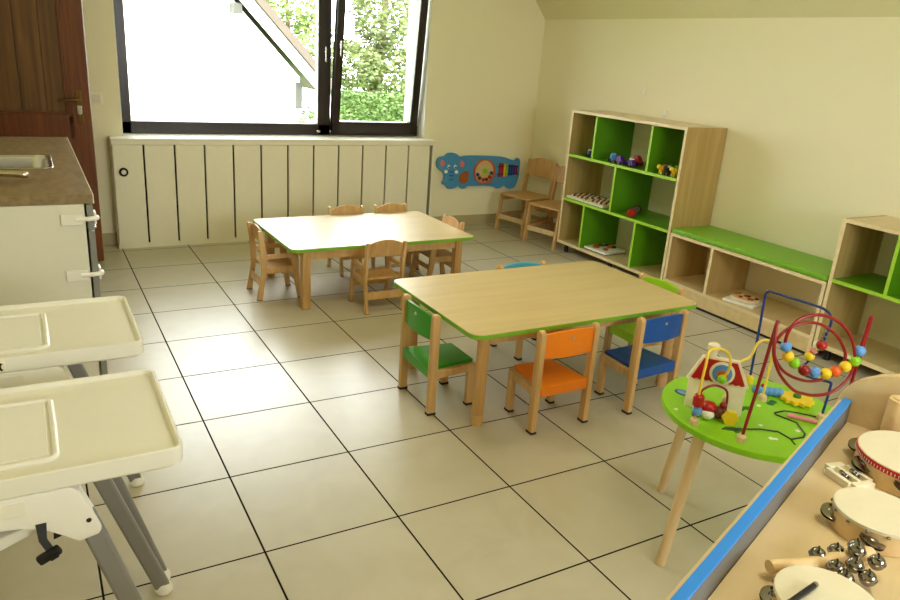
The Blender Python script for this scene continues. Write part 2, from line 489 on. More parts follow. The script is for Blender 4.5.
hole = obj('valve_hole', b, M['slot'], rc)
b = nb(); add_lathe(b, [(0, .02), (.014, .02), (.017, .016), (.017, 0), (0, 0)], (.066, -.001, .55), 20, rx(math.pi / 2)); obj('valve_knob', b, M['sill'], hole)

sw = thing('light_switch', 'small cream square light switch on the wall between door and window', 'light switch', (-.078, YB, 1.03))
box('plate', (0, -.005, 0), (.075, .01, .08), M['p_cream'], sw, .004)
box('rocker', (0, -.012, 0), (.05, .006, .055), M['skin'], sw, .002)
for (y, z), lab in (((-.28, 1.315), 'small white hook on the right wall, well above the green bookshelf'), ((-.53, 1.165), 'small white fixing tab on the right wall just at the bookshelf top')):
    hk = thing('wall_hook', lab, 'hook', (XR, y, z))
    box('back_plate', (-.003, 0, 0), (.012, .024, .07), M['sill'], hk, .002)
    b = nb(); add_tube(b, smooth([(-.004, 0, .005), (-.02, 0, -.008), (-.026, 0, .004)], 4), .004, 8); obj('hook_arm', b, M['sill'], hk)

# ------------------------------------------------------------------ elephant activity panel on the wall
el = thing('activity_board', 'blue elephant shaped wall activity board with wheel and coloured bars', 'activity panel', (0, YB, 0))
EL = [(2.575, .58), (2.589, .614), (2.615, .628), (2.648, .633), (2.68, .657), (2.724, .662), (2.77, .652), (2.812, .627), (2.863, .635), (2.955, .637), (3.073, .634), (3.193, .629), (3.292, .617), (3.369, .594), (3.406, .594), (3.417, .609), (3.442, .609), (3.46, .583), (3.462, .542), (3.461, .448), (3.444, .376), (3.417, .334), (3.368, .325), (3.329, .342), (3.308, .36), (3.273, .338), (3.225, .331), (3.192, .35), (3.076, .362), (2.981, .361), (2.91, .36), (2.888, .343), (2.842, .341), (2.811, .365), (2.784, .351), (2.738, .342), (2.704, .348), (2.679, .378), (2.65, .384), (2.643, .404), (2.659, .418), (2.661, .462), (2.645, .492), (2.613, .512), (2.583, .542)]
ELs = [(p.x, p.y) for p in smooth([(x, z, 0) for x, z in EL], 3, True)]
prism('board', ELs, (0, .018, 0), M['elblue'], el, (0, -.03, 0), bev=.003)
def disc(name, x, z, r, mat, par, y=-.03, t=.004, sx=1, sz=1, n=24):
    poly = [(x + r * sx * math.cos(2 * math.pi * k / n), z + r * sz * math.sin(2 * math.pi * k / n)) for k in range(n)]
    return prism(name, poly, (0, -t, 0), mat, par, (0, y, 0))
for x, z in ((2.631, .57), (2.832, .563)): disc('ear_patch', x, z, .03, M['elpink'], el, sx=.8, sz=1)
for x in (2.698, 2.764):
    e = disc('eye', x, .54, .017, M['p_white'], el, sx=.8, sz=1); disc('pupil', x + .003, .534, .0075, M['p_black'], e, y=-.034, t=.002)
for x, z in ((2.673, .497), (2.78, .493)): disc('tusk', x, z, .017, M['p_white'], el, sx=1, sz=.9)
b = nb()
for z in (.50, .465, .43): add_tube(b, smooth([(2.71, -.031, z), (2.73, -.031, z - .008), (2.75, -.031, z)], 3), .004, 6)
obj('trunk_line', b, M['p_dblue'], el)
disc('mouse_patch', 2.858, .437, .05, M['elbrown'], el, t=.008)
disc('mouse_patch', 2.874, .466, .036, M['elbrown'], el, t=.0065)
b = nb(); add_lathe(b, [(.103, 0), (.112, .0), (.112, .018), (.103, .018), (.103, 0)], (3.07, -.03, .493), 36, rx(math.pi / 2)); wh = obj('wheel', b, M['p_orange'], el)
disc('wheel_face', 3.07, .493, .1, M['maple'], wh, t=.006)
disc('wheel_hub', 3.075, .497, .024, M['p_green'], wh, y=-.036, t=.012)
for a, mt in ((-130, 'p_brown'), (-95, 'p_red'), (-70, 'p_brown'), (-10, 'p_dblue'), (-40, 'p_red'), (-160, 'p_dblue')):
    ball('wheel_bead', (3.07 + .075 * math.cos(math.radians(a)), -.042, .493 + .075 * math.sin(math.radians(a))), .017, M[mt], wh)
for i, mt in enumerate(('p_red', 'p_red', 'p_yellow', 'p_green', 'p_dblue', 'p_dblue', 'p_purple', 'p_dred')):
    x = 3.235 + .0265 * i; hh2 = .072 - .0035 * i
    box('chime_bar', (x, -.038, .503), (.017, .01, hh2 * 1.8), M[mt], el, .002)
b = nb()
for z in (.535, .465): add_box(b, (3.33, -.033, z), (.23, .006, .012), .001)
obj('chime_rail', b, M['p_black'], el)

# ------------------------------------------------------------------ bookshelf / bench / low unit along the right wall
FX = 3.215                                 # front plane
DEP = .375
bs = thing('bookshelf', 'tall maple and green open bookshelf in the corner by the two wooden chairs', 'bookshelf', (FX, .08, 0))
# local: +x is depth (towards the wall), -y runs towards the camera
BW, BH = 1.195, 1.136
def panel(name, y0, y1, z0, z1, mat, par, edge=None, dep=DEP, x0=.003):
    p = box(name, (x0 + dep / 2, (y0 + y1) / 2, (z0 + z1) / 2), (dep, abs(y1 - y0), z1 - z0), mat, par, .001)
    if edge is not None: box('edge_band', (.0015, (y0 + y1) / 2, (z0 + z1) / 2), (.003, abs(y1 - y0), z1 - z0), edge, p, 0)
    return p
t = .02
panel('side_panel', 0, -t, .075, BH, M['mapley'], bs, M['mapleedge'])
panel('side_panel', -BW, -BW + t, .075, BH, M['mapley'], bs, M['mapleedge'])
panel('top_panel', -t, -BW + t, BH - t, BH, M['maple'], bs, M['mapleedge'])
panel('bottom_panel', -t, -BW + t, .075, .097, M['maple'], bs, M['mapleedge'])
for z in (.44, .79): panel('shelf', -t, -BW + t, z - .01, z + .01, M['green'], bs, M['greenedge'])
for y, z0, z1 in ((-.30, .80, 1.11), (-.885, .80, 1.11), (-.575, .45, .78), (-.282, .097, .43), (-.856, .097, .43)):
    panel('divider', y + .009, y - .009, z0, z1, M['green'], bs, M['greenedge'])
for x in (.06, .33):
    for y in (-.06, -BW / 2, -BW + .06): tube('leg', [(x, y, .076), (x, y, 0)], .017, M['glide'], bs)

bn = thing('storage_bench', 'low maple storage bench with two open bays between bookshelf and cube unit', 'bench', (FX, -1.122, 0))
NW, NH = 1.158, .441
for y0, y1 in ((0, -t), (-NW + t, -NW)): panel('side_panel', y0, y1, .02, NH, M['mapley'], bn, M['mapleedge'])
panel('seat_board', -t, -NW + t, NH - t, NH, M['maple'], bn, M['mapleedge'])
panel('bottom_panel', -t, -NW + t, .10, .12, M['maple'], bn, M['mapleedge'])
panel('divider', -.355, -.375, .12, NH - t, M['mapley'], bn, M['mapleedge'])
box('plinth', (.012, -NW / 2, .058), (.02, NW - 2 * t, .082), M['maple'], bn, .001)
box('foot_rail', (.014, -NW / 2, .009), (.02, NW - .02, .017), M['glide'], bn, .001)
cu = thing('bench_cushion', 'flat bright green seat cushion lying on the storage bench', 'cushion', (FX - .004, -1.124, NH))
b = nb(); add_prism(b, rrect(.376, 1.15, .015, 3), (0, 0, .032), (.19, -.577, .001), (1, 0, 0), (0, 1, 0), .009, 3); obj('pad', b, M['cushion'], cu)
tube('piping', [(p[0] + .19, p[1] - .577, .017) for p in rrect(.378, 1.152, .015, 3)], .003, M['cushion'], cu, 6, True)

cs = thing('cube_shelf', 'low maple cube unit with green shelf cut by the right photo edge', 'shelf', (FX, -2.288, 0))
CW, CH = 1.2, .80
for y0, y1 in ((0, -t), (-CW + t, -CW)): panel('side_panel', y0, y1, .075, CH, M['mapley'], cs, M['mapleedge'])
panel('top_panel', -t, -CW + t, CH - t, CH, M['maple'], cs, M['mapleedge'])
panel('bottom_panel', -t, -CW + t, .075, .10, M['maple'], cs, M['mapleedge'])
panel('shelf', -t, -CW + t, .45, .47, M['green'], cs, M['greenedge'])
for y in (-.31, -.82): panel('divider', y + .009, y - .009, .47, CH - t, M['green'], cs, M['greenedge'])
panel('divider', -.62, -.602, .10, .45, M['green'], cs, M['greenedge'])
for x in (.06, .33):
    for y in (-.06, -CW / 2, -CW + .06): tube('leg', [(x, y, .076), (x, y, 0)], .017, M['glide'], cs)

# toys on the shelves
def toy_car(loc, rot, body, cab, label, s=1.0, group='small toy vehicles on the top shelf'):
    c = thing('toy_car', label, 'toy car', loc, rot, group)
    b = nb(); add_prism(b, [(-.05, .012), (.05, .012), (.052, .03), (.03, .036), (.018, .058), (-.03, .058), (-.042, .036), (-.052, .032)], (0, .04, 0), (0, -.02, 0), bev=.004)
    for v in b.verts: v.co *= s
    obj('body', b, M[body], c)
    b = nb(); add_box(b, (-.006 * s, 0, .06 * s), (.04 * s, .034 * s, .016 * s), .005); obj('roof', b, M[cab], c)
    for x in (-.03, .03):
        for y in (-.022, .022):
            b = nb(); add_tube(b, [(x * s, (y - .006) * s, .0145 * s), (x * s, (y + .006) * s, .0145 * s)], .0145 * s, 14); obj('wheel', b, M['p_black' if body != 'p_white' else 'p_grey'], c)
    return c
Z1 = .801
toy_car((3.265, -.135, Z1), 1.2, 'p_dblue', 'p_white', 'dark blue and white toy in the top left bay of the bookshelf', .85)
toy_car((3.265, -.40, Z1), 1.0, 'p_blue', 'p_blue', 'light blue toy car in the wide top bay, first on the left')
toy_car((3.245, -.495, Z1), 1.5, 'p_purple', 'p_purple', 'purple toy car between blue and red cars on the top shelf', .95)
toy_car((3.36, -.545, Z1), 1.7, 'p_red', 'p_red', 'red toy car behind the purple ones on the top shelf', 1.05)
toy_car((3.255, -.605, Z1), 1.3, 'p_purple', 'p_white', 'purple toy car with pale roof at the right of the car row', .9)
def toy_animal(loc, rot, body, trim, label):
    c = thing('toy_animal', label, 'toy animal', loc, rot, 'small toy animals in the top right bay')
    b = nb(); add_ball(b, (0, 0, .036), .026, (1.3, .8, .85)); add_ball(b, (.036, 0, .05), .016)
    obj('body', b, M[body], c)
    for x in (-.02, .02):
        for y in (-.012, .012): tube('leg', [(x, y, .03), (x, y, 0)], .006, M[body], c, 8)
    ball('back_patch', (-.006, 0, .05), .02, M[trim], c, (1.2, .8, .7))
    return c
toy_animal((3.265, -.915, Z1), 2.9, 'p_yellow', 'p_orange', 'yellow toy animal nearest the divider in the top right bay')
toy_animal((3.35, -.945, Z1), 2.6, 'p_dgreen', 'p_green', 'green toy animal behind the row in the top right bay')
toy_animal((3.255, -.972, Z1), 3.3, 'p_black', 'p_white', 'black and white toy animal in the middle of the top right bay')
toy_animal((3.265, -1.03, Z1), 3.0, 'p_yellow', 'p_green', 'yellow toy animal against the right side panel of the bookshelf')
# puzzle boards with pieces
def puzzle(loc, w, dpt, rot, label):
    p = thing('puzzle_tray', label, 'puzzle', loc, rot, 'puzzle trays in the middle left bay')
    box('tray', (0, 0, .008), (dpt, w, .016), M['p_cream'], p, .002)
    k = 0
    nx, ny = 6, 8
    for i in range(nx):
        for j in range(ny):
            mt = ('elbrown', 'p_cream', 'p_brown', 'maple')[(i * 3 + j * 2 + k) % 4]; k += 1
            b = nb(); add_box(b, (-dpt / 2 + .03 + (dpt - .06) * (i + .5) / nx, -w / 2 + .012 + (w - .024) * (j + .5) / ny, .022), ((dpt - .06) / nx * .6, (w - .024) / ny * .62, .014 + .01 * random.random()), .003, rz(random.uniform(-.6, .6)))
            obj('puzzle_piece', b, M[mt], p)
puzzle((3.36, -.055, .451), .215, .25, 0, 'puzzle tray with brown and white pieces beside the left panel of the bookshelf')
puzzle((3.36, -.285, .451), .215, .25, 0.02, 'puzzle tray with brown and white pieces against the green divider')
rs = thing('toy_shaker', 'grey roll shaped toy shaker with red end on the middle shelf', 'shaker', (3.235, -.70, .451), math.atan2(.13, .2))
b = nb(); add_tube(b, [(.02, 0, .03), (.2, 0, .03)], .022, 18); obj('tube', b, M['p_grey'], rs)
b = nb(); add_lathe(b, [(0, 0), (.026, .0), (.03, .005), (.03, .025), (.024, .03), (0, .03)], (0, 0, .03), 20, ry(math.pi / 2)); obj('end_cap', b, M['p_red'], rs)
b = nb(); add_lathe(b, [(0, 0), (.026, .0), (.028, .005), (.028, .02), (0, .022)], (.19, 0, .03), 20, ry(math.pi / 2)); obj('end_cap', b, M['p_brown'], rs)
pb = thing('puzzle_board', 'flat white puzzle board with brown animal pieces on the bookshelf bottom', 'puzzle', (3.36, -.345, .098), .06)
box('board', (0, 0, .012), (.22, .24, .018), M['p_white'], pb, .002)
box('dark_base', (0, 0, .002), (.226, .246, .004), M['p_black'], pb, .001)
for i in range(11):
    b = nb(); add_ball(b, (random.uniform(-.08, .08), random.uniform(-.09, .09), .027), .02, (1.3, 1, .5), 10, 6); obj('puzzle_piece', b, M[('elbrown', 'p_brown', 'p_orange', 'p_dgreen')[i % 4]], pb)
bk = thing('picture_book', 'flat white picture book lying in the wide bay of the bench', 'book', (3.335, -1.70, .121), .25)
box('cover', (0, 0, .008), (.17, .2, .016), M['p_white'], bk, .002)
box('pages', (.004, 0, .008), (.172, .194, .011), M['p_cream'], bk, .001)
ov = thing('oval_puzzle', 'oval wooden puzzle in yellow and brown on the white book in the bench', 'puzzle', (3.34, -1.705, .138), .25)
prism('base', [(.07 * math.cos(a * .2618), .09 * math.sin(a * .2618)) for a in range(24)], (0, 0, .016), M['mapleedge'], ov, (0, 0, 0), (1, 0, 0), (0, 1, 0), .003)
for i in range(10):
    b = nb(); add_ball(b, (random.uniform(-.035, .035), -.065 + .0144 * i, .019), .014, (1.2, 1, .5), 10, 6); obj('puzzle_piece', b, M[('p_brown', 'elbrown', 'p_red', 'maple')[i % 4]], ov)

# ------------------------------------------------------------------ tables
t1 = thing('play_table', 'far light maple table with green edge and five wooden armchairs', 'table', (1.322, -.295, 0), .015)
def table_top(par, w, d, h, r):
    prism('tabletop', rrect(w - .006, d - .006, r), (0, 0, .018), M['maple'], par, (0, 0, h - .018), (1, 0, 0), (0, 1, 0), .001)
    b = nb()
    o = rrect(w, d, r, 8); i_ = rrect(w - .006, d - .006, r - .002, 8)
    n = len(o)
    z0, z1 = h - .019, h - .0015
    vs = [[b.verts.new((p[0], p[1], z)) for p in L] for L, z in ((o, z0), (o, z1), (i_, z1), (i_, z0))]
    for a in range(4):
        for k in range(n): b.faces.new((vs[a][k], vs[a][(k + 1) % n], vs[(a + 1) % 4][(k + 1) % n], vs[(a + 1) % 4][k]))
    obj('edge_band', b, M['greentop'], par)
table_top(t1, 1.225, .81, .38, .045)
for sx in (-1, 1):
    for sy in (-1, 1): box('leg', (sx * .51, sy * .345, .18), (.05, .05, .36), M['beechd'], t1, .006)
for s in (-1, 1):
    box('apron', (0, s * .345, .331), (.97, .02, .06), M['beech'], t1, .002)
    box('apron', (s * .51, 0, .331), (.02, .64, .06), M['beech'], t1, .002)
t2 = thing('play_table', 'near light maple table with green edge and five coloured chairs', 'table', (1.568, -1.931, 0), 0)
table_top(t2, 1.262, .785, .44, .05)
for sx in (-1, 1):
    for sy in (-1, 1):
        lg = tube('leg', [(sx * .535, sy * .315, .42), (sx * .535, sy * .315, .05)], .026, M['beechd'], t2, 18)
        tube('leg_extension', [(sx * .535, sy * .315, .05), (sx * .535, sy * .315, 0)], .0255, M['beech'], lg, 18)
for s in (-1, 1):
    box('apron', (0, s * .315, .393), (1.02, .02, .056), M['beech'], t2, .002)
    box('apron', (s * .535, 0, .393), (.02, .58, .056), M['beech'], t2, .002)

# ------------------------------------------------------------------ coloured toddler chairs (local: faces +y)
def color_chair(mat):
    c = thing('toddler_chair', '', 'chair', (0, 0, 0), 0, 'coloured toddler chairs at the near table')
    for s in (-1, 1):
        prof = [(-.019, .0), (.019, .0), (.019, .44)] + [(.019 * math.cos(a), .44 + .02 * math.sin(a)) for a in (.5, 1.05, 1.57, 2.09, 2.64)] + [(-.019, .44)]
        lg = prism('rear_leg', prof, (.026, 0, 0), M['beech'], c, (s * .138 - .013, 0, 0), (0, 1, 0), (0, 0, 1), .005)
        box('glide', (s * .138, 0, .005), (.029, .041, .012), M['glide'], lg, .003)
        fl = box('front_leg', (s * .113, .205, .098), (.026, .036, .196), M['beech'], c, .006)
        box('glide', (s * .113, .205, .005), (.029, .039, .012), M['glide'], fl, .003)
        b = nb(); add_prism(b, [(-.018, .0), (.018, 0), (.018, .034), (-.018, .034)], (0, 0, 0.0001), (0, 0, -1))  # tiny closing piece hidden inside the leg
        b.free()
        dx = -.016 * s
        vs = V((s * .138, 0.0, .183)); ve = V((s * .113, .222, .183))
        ang = math.atan2(ve.x - vs.x, ve.y - vs.y)
        box('seat_rail', ((vs.x + ve.x) / 2, .111, .183), (.022, .222, .036), M['beech'], c, .004, rz(-ang))
    # seat with the slab edge seen from behind
    b = nb(); poly = [(-.122, -.012), (.122, -.012), (.098, .222), (-.098, .222)]
    add_prism(b, poly, (0, 0, .016), (0, 0, .196), (1, 0, 0), (0, 1, 0), .003)
    add_box(b, (0, -.006, .188), (.242, .016, .046), .003)
    add_box(b, (0, .212, .188), (.196, .016, .046), .003)
    obj('seat', b, mat, c)
    # bent backrest
    b = nb(); n = 14; cols = []
    for k in range(n + 1):
        x = -.126 + .252 * k / n; q = 1 - (x / .126) ** 2; y = -.02 * q; zt = .440 + .014 * q
        cols.append([b.verts.new(p) for p in ((x, y - .006, .337), (x, y - .006, zt - .002), (x, y - .004, zt), (x, y + .004, zt), (x, y + .006, zt - .002), (x, y + .006, .337))])
    for p, q in zip(cols, cols[1:]):
        for i in range(6): b.faces.new((p[i], p[(i + 1) % 6], q[(i + 1) % 6], q[i]))
    b.faces.new(cols[0]); b.faces.new(cols[-1]); bmesh.ops.recalc_face_normals(b, faces=list(b.faces))
    bk = obj('backrest', b, mat, c)
    b = nb(); add_lathe(b, [(0, .004), (.007, .003), (.009, 0)], (0, -.025, .418), 12, rx(math.pi / 2)); obj('screw', b, M['steel'], bk)
    return c
spots = [('c_green', (.890, -1.955, 0), -math.pi / 2, 'green toddler chair with wooden legs at the left end of the near table'),
         ('c_orange', (1.346, -2.398, 0), 0, 'orange toddler chair with wooden legs at the front of the near table'),
         ('c_blue', (1.866, -2.405, 0), .06, 'dark blue toddler chair at the front right of the near table'),
         ('c_lime', (2.25, -2.01, 0), math.pi / 2, 'lime toddler chair at the right end of the near table'),
         ('c_sky', (1.716, -1.518, 0), math.pi, 'light blue toddler chair mostly hidden behind the near table')]
src = None
for mt, loc, rot, lab in spots:
    if src is None:
        src = color_chair(M[mt]); src.location = loc; src.rotation_euler = (0, 0, rot); src['label'] = lab; c = src
    else:
        c = dup(src, loc, rot, lab)
        for ch in [x for x in bpy.data.objects if x.parent == c and x.name.split('.')[0] in ('seat', 'backrest')]:
            ch.data = ch.data.copy(); ch.data.materials[0] = M[mt]

# ------------------------------------------------------------------ wooden armchairs at the far table (local: faces +y, x across)
def arm_chair():
    c = thing('wooden_armchair', '', 'chair', (0, 0, 0), 0, 'wooden toddler armchairs at the far table')
    for s in (-1, 1):
        x = s * .118 - .009
        rear = [(-.018, 0), (.018, 0), (.046, .20), (.048, .27), (.022, .426), (-.006, .43), (.012, .25), (.012, .16)]
        lg = prism('rear_leg', rear, (.018, 0, 0), M['beech'], c, (x, 0, 0), (0, 1, 0), (0, 0, 1), .004)
        box('glide', (s * .118, .0, .002), (.02, .034, .005), M['glide'], lg, .002)
        front = [(.265, 0), (.233, 0), (.205, .15), (.195, .25), (.21, .285), (.235, .28), (.24, .24), (.245, .15)]
        fl = prism('front_leg', front, (.018, 0, 0), M['beech'], c, (x, 0, 0), (0, 1, 0), (0, 0, 1), .004)
        box('glide', (s * .118, .249, .002), (.02, .032, .005), M['glide'], fl, .002)
        prism('armrest', [(.045, .252), (.215, .258), (.218, .284), (.045, .28)], (.018, 0, 0), M['beech'], c, (x, 0, 0), (0, 1, 0), (0, 0, 1), .004)
        prism('side_rail', [(.04, .165), (.22, .165), (.22, .205), (.045, .205)], (.018, 0, 0), M['beech'], c, (x, 0, 0), (0, 1, 0), (0, 0, 1), .003)
    b = nb(); add_box(b, (0, .135, .198), (.218, .20, .012), .004); obj('seat', b, M['beechd'], c)
    box('stretcher', (0, .012, .105), (.218, .012, .045), M['beech'], c, .003, rx(-.1))
    box('front_stretcher', (0, .224, .12), (.218, .012, .03), M['beech'], c, .003)
    b = nb(); n = 12; top = []
    for k in range(n + 1):
        xx = -.112 + .224 * k / n; top.append((xx, .075 + .03 * (1 - (xx / .112) ** 2)))
    add_prism(b, [(-.112, 0), (.112, 0)] + top[::-1], (0, .012, 0), (0, 0, 0), bev=.003)
    b.transform(Matrix.Translation((0, .029, .335)) @ Matrix.Rotation(.17, 4, 'X'))
    obj('backrest', b, M['beechd'], c)
    return c
ac = arm_chair()
arm = [((.608, -.305, 0), -math.pi / 2, 'wooden toddler armchair at the left end of the far table'),
       ((1.240, -.845, 0), 0, 'wooden toddler armchair seen from behind at the near side of the far table'),
       ((1.376, .152, 0), math.pi, 'wooden toddler armchair on the window side of the far table, left one'),
       ((1.716, .152, 0), math.pi, 'wooden toddler armchair on the window side of the far table, right one'),
       ((1.962, -.365, 0), math.pi / 2, 'wooden toddler armchair at the right end of the far table'),
       ((1.72, -.80, 0), 0.0, 'wooden toddler armchair at the near side, right one, half hidden')]
for i, (loc, rot, lab) in enumerate(arm[:5]):
    o = ac if i == 0 else dup(ac, loc, rot, lab)
    o.location = loc; o.rotation_euler = (0, 0, rot); o['label'] = lab

# ------------------------------------------------------------------ two taller wooden chairs in the corner (local: faces +y)
def side_chair():
    c = thing('wooden_chair', '', 'chair', (0, 0, 0), 0, 'plain wooden chairs in the corner')
    for s in (-1, 1):
        x = s * .158 - .011
        rear = [(-.03, 0), (.008, 0), (.045, .30), (.042, .36), (-.008, .63), (-.034, .622), (.006, .34)]
        prism('rear_leg', rear, (.022, 0, 0), M['beechd'], c, (x, 0, 0), (0, 1, 0), (0, 0, 1), .005)
        front = [(.375, 0), (.340, 0), (.295, .32), (.335, .32)]
        fl = prism('front_leg', front, (.022, 0, 0), M['beechd'], c, (x, 0, 0), (0, 1, 0), (0, 0, 1), .005)
        prism('side_rail', [(.03, .27), (.31, .27), (.31, .315), (.03, .315)], (.018, 0, 0), M['beechd'], c, (s * .158 - .009, 0, 0), (0, 1, 0), (0, 0, 1), .003)
        prism('side_stretcher', [(.01, .12), (.33, .12), (.327, .15), (.015, .15)], (.016, 0, 0), M['beechd'], c, (s * .158 - .008, 0, 0), (0, 1, 0), (0, 0, 1), .003)
    b = nb(); add_prism(b, rrect(.35, .34, .03, 4), (0, 0, .016), (0, .175, .318), (1, 0, 0), (0, 1, 0), .005); obj('seat', b, M['beechd'], c)
    box('front_stretcher', (0, .338, .125), (.30, .014, .042), M['beechl'], c, .003)
    box('rear_stretcher', (0, .02, .21), (.30, .014, .06), M['beechd'], c, .003)
    b = nb(); n = 12; top = []
    for k in range(n + 1):
        xx = -.152 + .304 * k / n; top.append((xx, .125 + .035 * (1 - (xx / .152) ** 2)))
    bot = [(xx, .012 * (1 - (xx / .152) ** 2) * -1) for xx in [-.152 + .304 * k / n for k in range(n + 1)]]
    add_prism(b, bot + top[::-1], (0, .014, 0), (0, 0, 0), bev=.004)
    b.transform(Matrix.Translation((0, -.003, .492)) @ Matrix.Rotation(.16, 4, 'X'))
    obj('backrest', b, M['beechd'], c)
    return c
sc1 = side_chair(); sc1.location = (3.503, .782, 0); sc1.rotation_euler = (0, 0, math.pi / 2 + .23)
sc1['label'] = 'plain wooden chair under the elephant board, further of two in the corner'
sc2 = dup(sc1, (3.503, .345, 0), math.pi / 2 + .27, 'plain wooden chair partly behind the tall bookshelf in the corner')

# ------------------------------------------------------------------ kitchen unit
KX, KY0, KY1, KZ = -.326, -1.703, -.102, .92
kc = thing('base_cabinet', 'white kitchen base cabinet with grey edged drawers beside the door', 'cabinet', (XL, KY0, 0))
KD = KX - XL
b = nb(); add_box(b, ((KD - .02) / 2, .012, .455), (KD - .04, .018, .862), .002); obj('end_panel', b, M['cabinet'], kc)
box('carcass', ((KD - .03) / 2, (KY1 - KY0) / 2 + .012, .41), (KD - .07, KY1 - KY0 - .04, .68), M['cabinet'], kc, .002)
box('plinth', ((KD - .1) / 2 + .01, (KY1 - KY0) / 2, .05), (KD - .12, KY1 - KY0 - .03, .098), M['grey'], kc, .002)
n = 3; w = (KY1 - KY0 - .01) / n
for k in range(n):
    y0 = .004 + w * k
    for z0, z1, nm in ((.79, .882, 'drawer'), (.11, .785, 'cabinet_door')):
        dr = box(nm, (KD - .012, y0 + w / 2, (z0 + z1) / 2), (.02, w - .004, z1 - z0), M['cabinet'], kc, .002)
        if k == 0: box('edge_strip', (KD - .012, y0 + .002, (z0 + z1) / 2), (.02, .003, z1 - z0), M['grey'], dr, .0005)
        b = nb(); add_box(b, (KD + .008, y0 + w / 2, z1 - .035), (.02, .11, .012), .004); obj('handle', b, M['steel'], dr)
for z, lab in ((.837, 'white child lock strap across the drawer edge, upper of two'), (.630, 'white child lock strap across the cabinet door edge, lower of two')):
    lk = thing('child_lock', lab, 'child lock', (XL, KY0, z), 0, 'child locks on the kitchen cabinet')
    z0 = -.005
    box('pad', (KD - .073, -.003, z0), (.07, .008, .04), M['hcplastic'], lk, .003)
    box('pad', (KD + .003, .03, z0), (.008, .05, .045), M['hcplastic'], lk, .003)
    b = nb(); add_tube(b, smooth([(KD - .06, -.006, z0), (KD - .02, -.008, z0 + .002), (KD + .0, -.006, z0 + .003), (KD + .009, .004, z0 + .002), (KD + .009, .03, z0)], 4), .0085, 8); obj('strap', b, M['hcwhite'], lk)
wt = thing('worktop', 'brown laminate kitchen worktop with a light front edge', 'worktop', (XL, KY0, KZ - .032))
# slab with the sink cut-out
SXa, SXb, SYa, SYb = -1.0, -.435, -1.125, -.755
b = nb()
for x0, x1, y0, y1 in ((XL, KX, KY0, SYa), (XL, KX, SYb, KY1), (XL, SXa, SYa, SYb), (SXb, KX, SYa, SYb)):
    add_box(b, ((x0 + x1) / 2 - XL, (y0 + y1) / 2 - KY0, .016), (x1 - x0, y1 - y0, .032))
obj('slab', b, M['counter'], wt, True)
box('front_edge', (KX - XL + .001, (KY1 - KY0) / 2, .016), (.004, KY1 - KY0, .032), M['sill'], wt, .001)
sk = thing('sink', 'stainless steel sink bowl let into the brown worktop', 'sink', ((SXa + SXb) / 2, (SYa + SYb) / 2, KZ))
sw_, sd_ = SXb - SXa, SYb - SYa
b = nb()
L = [(rrect(sw_ + .02, sd_ + .02, .05, 6), .001), (rrect(sw_ + .016, sd_ + .016, .05, 6), .004), (rrect(sw_ - .01, sd_ - .01, .05, 6), .003), (rrect(sw_ - .03, sd_ - .03, .05, 6), -.012), (rrect(sw_ - .06, sd_ - .06, .05, 6), -.145), (rrect(sw_ - .12, sd_ - .12, .04, 6), -.155)]
rings = [[b.verts.new((p[0], p[1], z)) for p in poly] for poly, z in L]
for a, c in zip(rings, rings[1:]):
    for k in range(len(a)): b.faces.new((a[k], a[(k + 1) % len(a)], c[(k + 1) % len(a)], c[k]))
b.faces.new(rings[-1]); bmesh.ops.recalc_face_normals(b, faces=list(b.faces))
obj('bowl', b, M['steel'], sk)
b = nb(); add_lathe(b, [(0, .004), (.03, .004), (.04, .001), (.04, 0), (0, 0)], (0, 0, -.155), 24); obj('drain', b, M['chrome'], sk)
fc = thing('faucet', 'chrome tap with a long flat spout on the worktop before the sink', 'tap', (-.955, -1.405, KZ))
b = nb(); add_lathe(b, [(0, 0), (.028, 0), (.028, .012), (.02, .02), (.018, .05), (0, .055)], (0, 0, .0), 20); obj('base', b, M['chrome'], fc)
b = nb(); add_tube(b, smooth([(0, 0, .035), (.10, -.01, .045), (.26, -.02, .04), (.40, -.022, .03), (.435, -.02, .024)], 5), [.013] * 18 + [.012, .011, .009], 14); obj('spout', b, M['chrome'], fc)

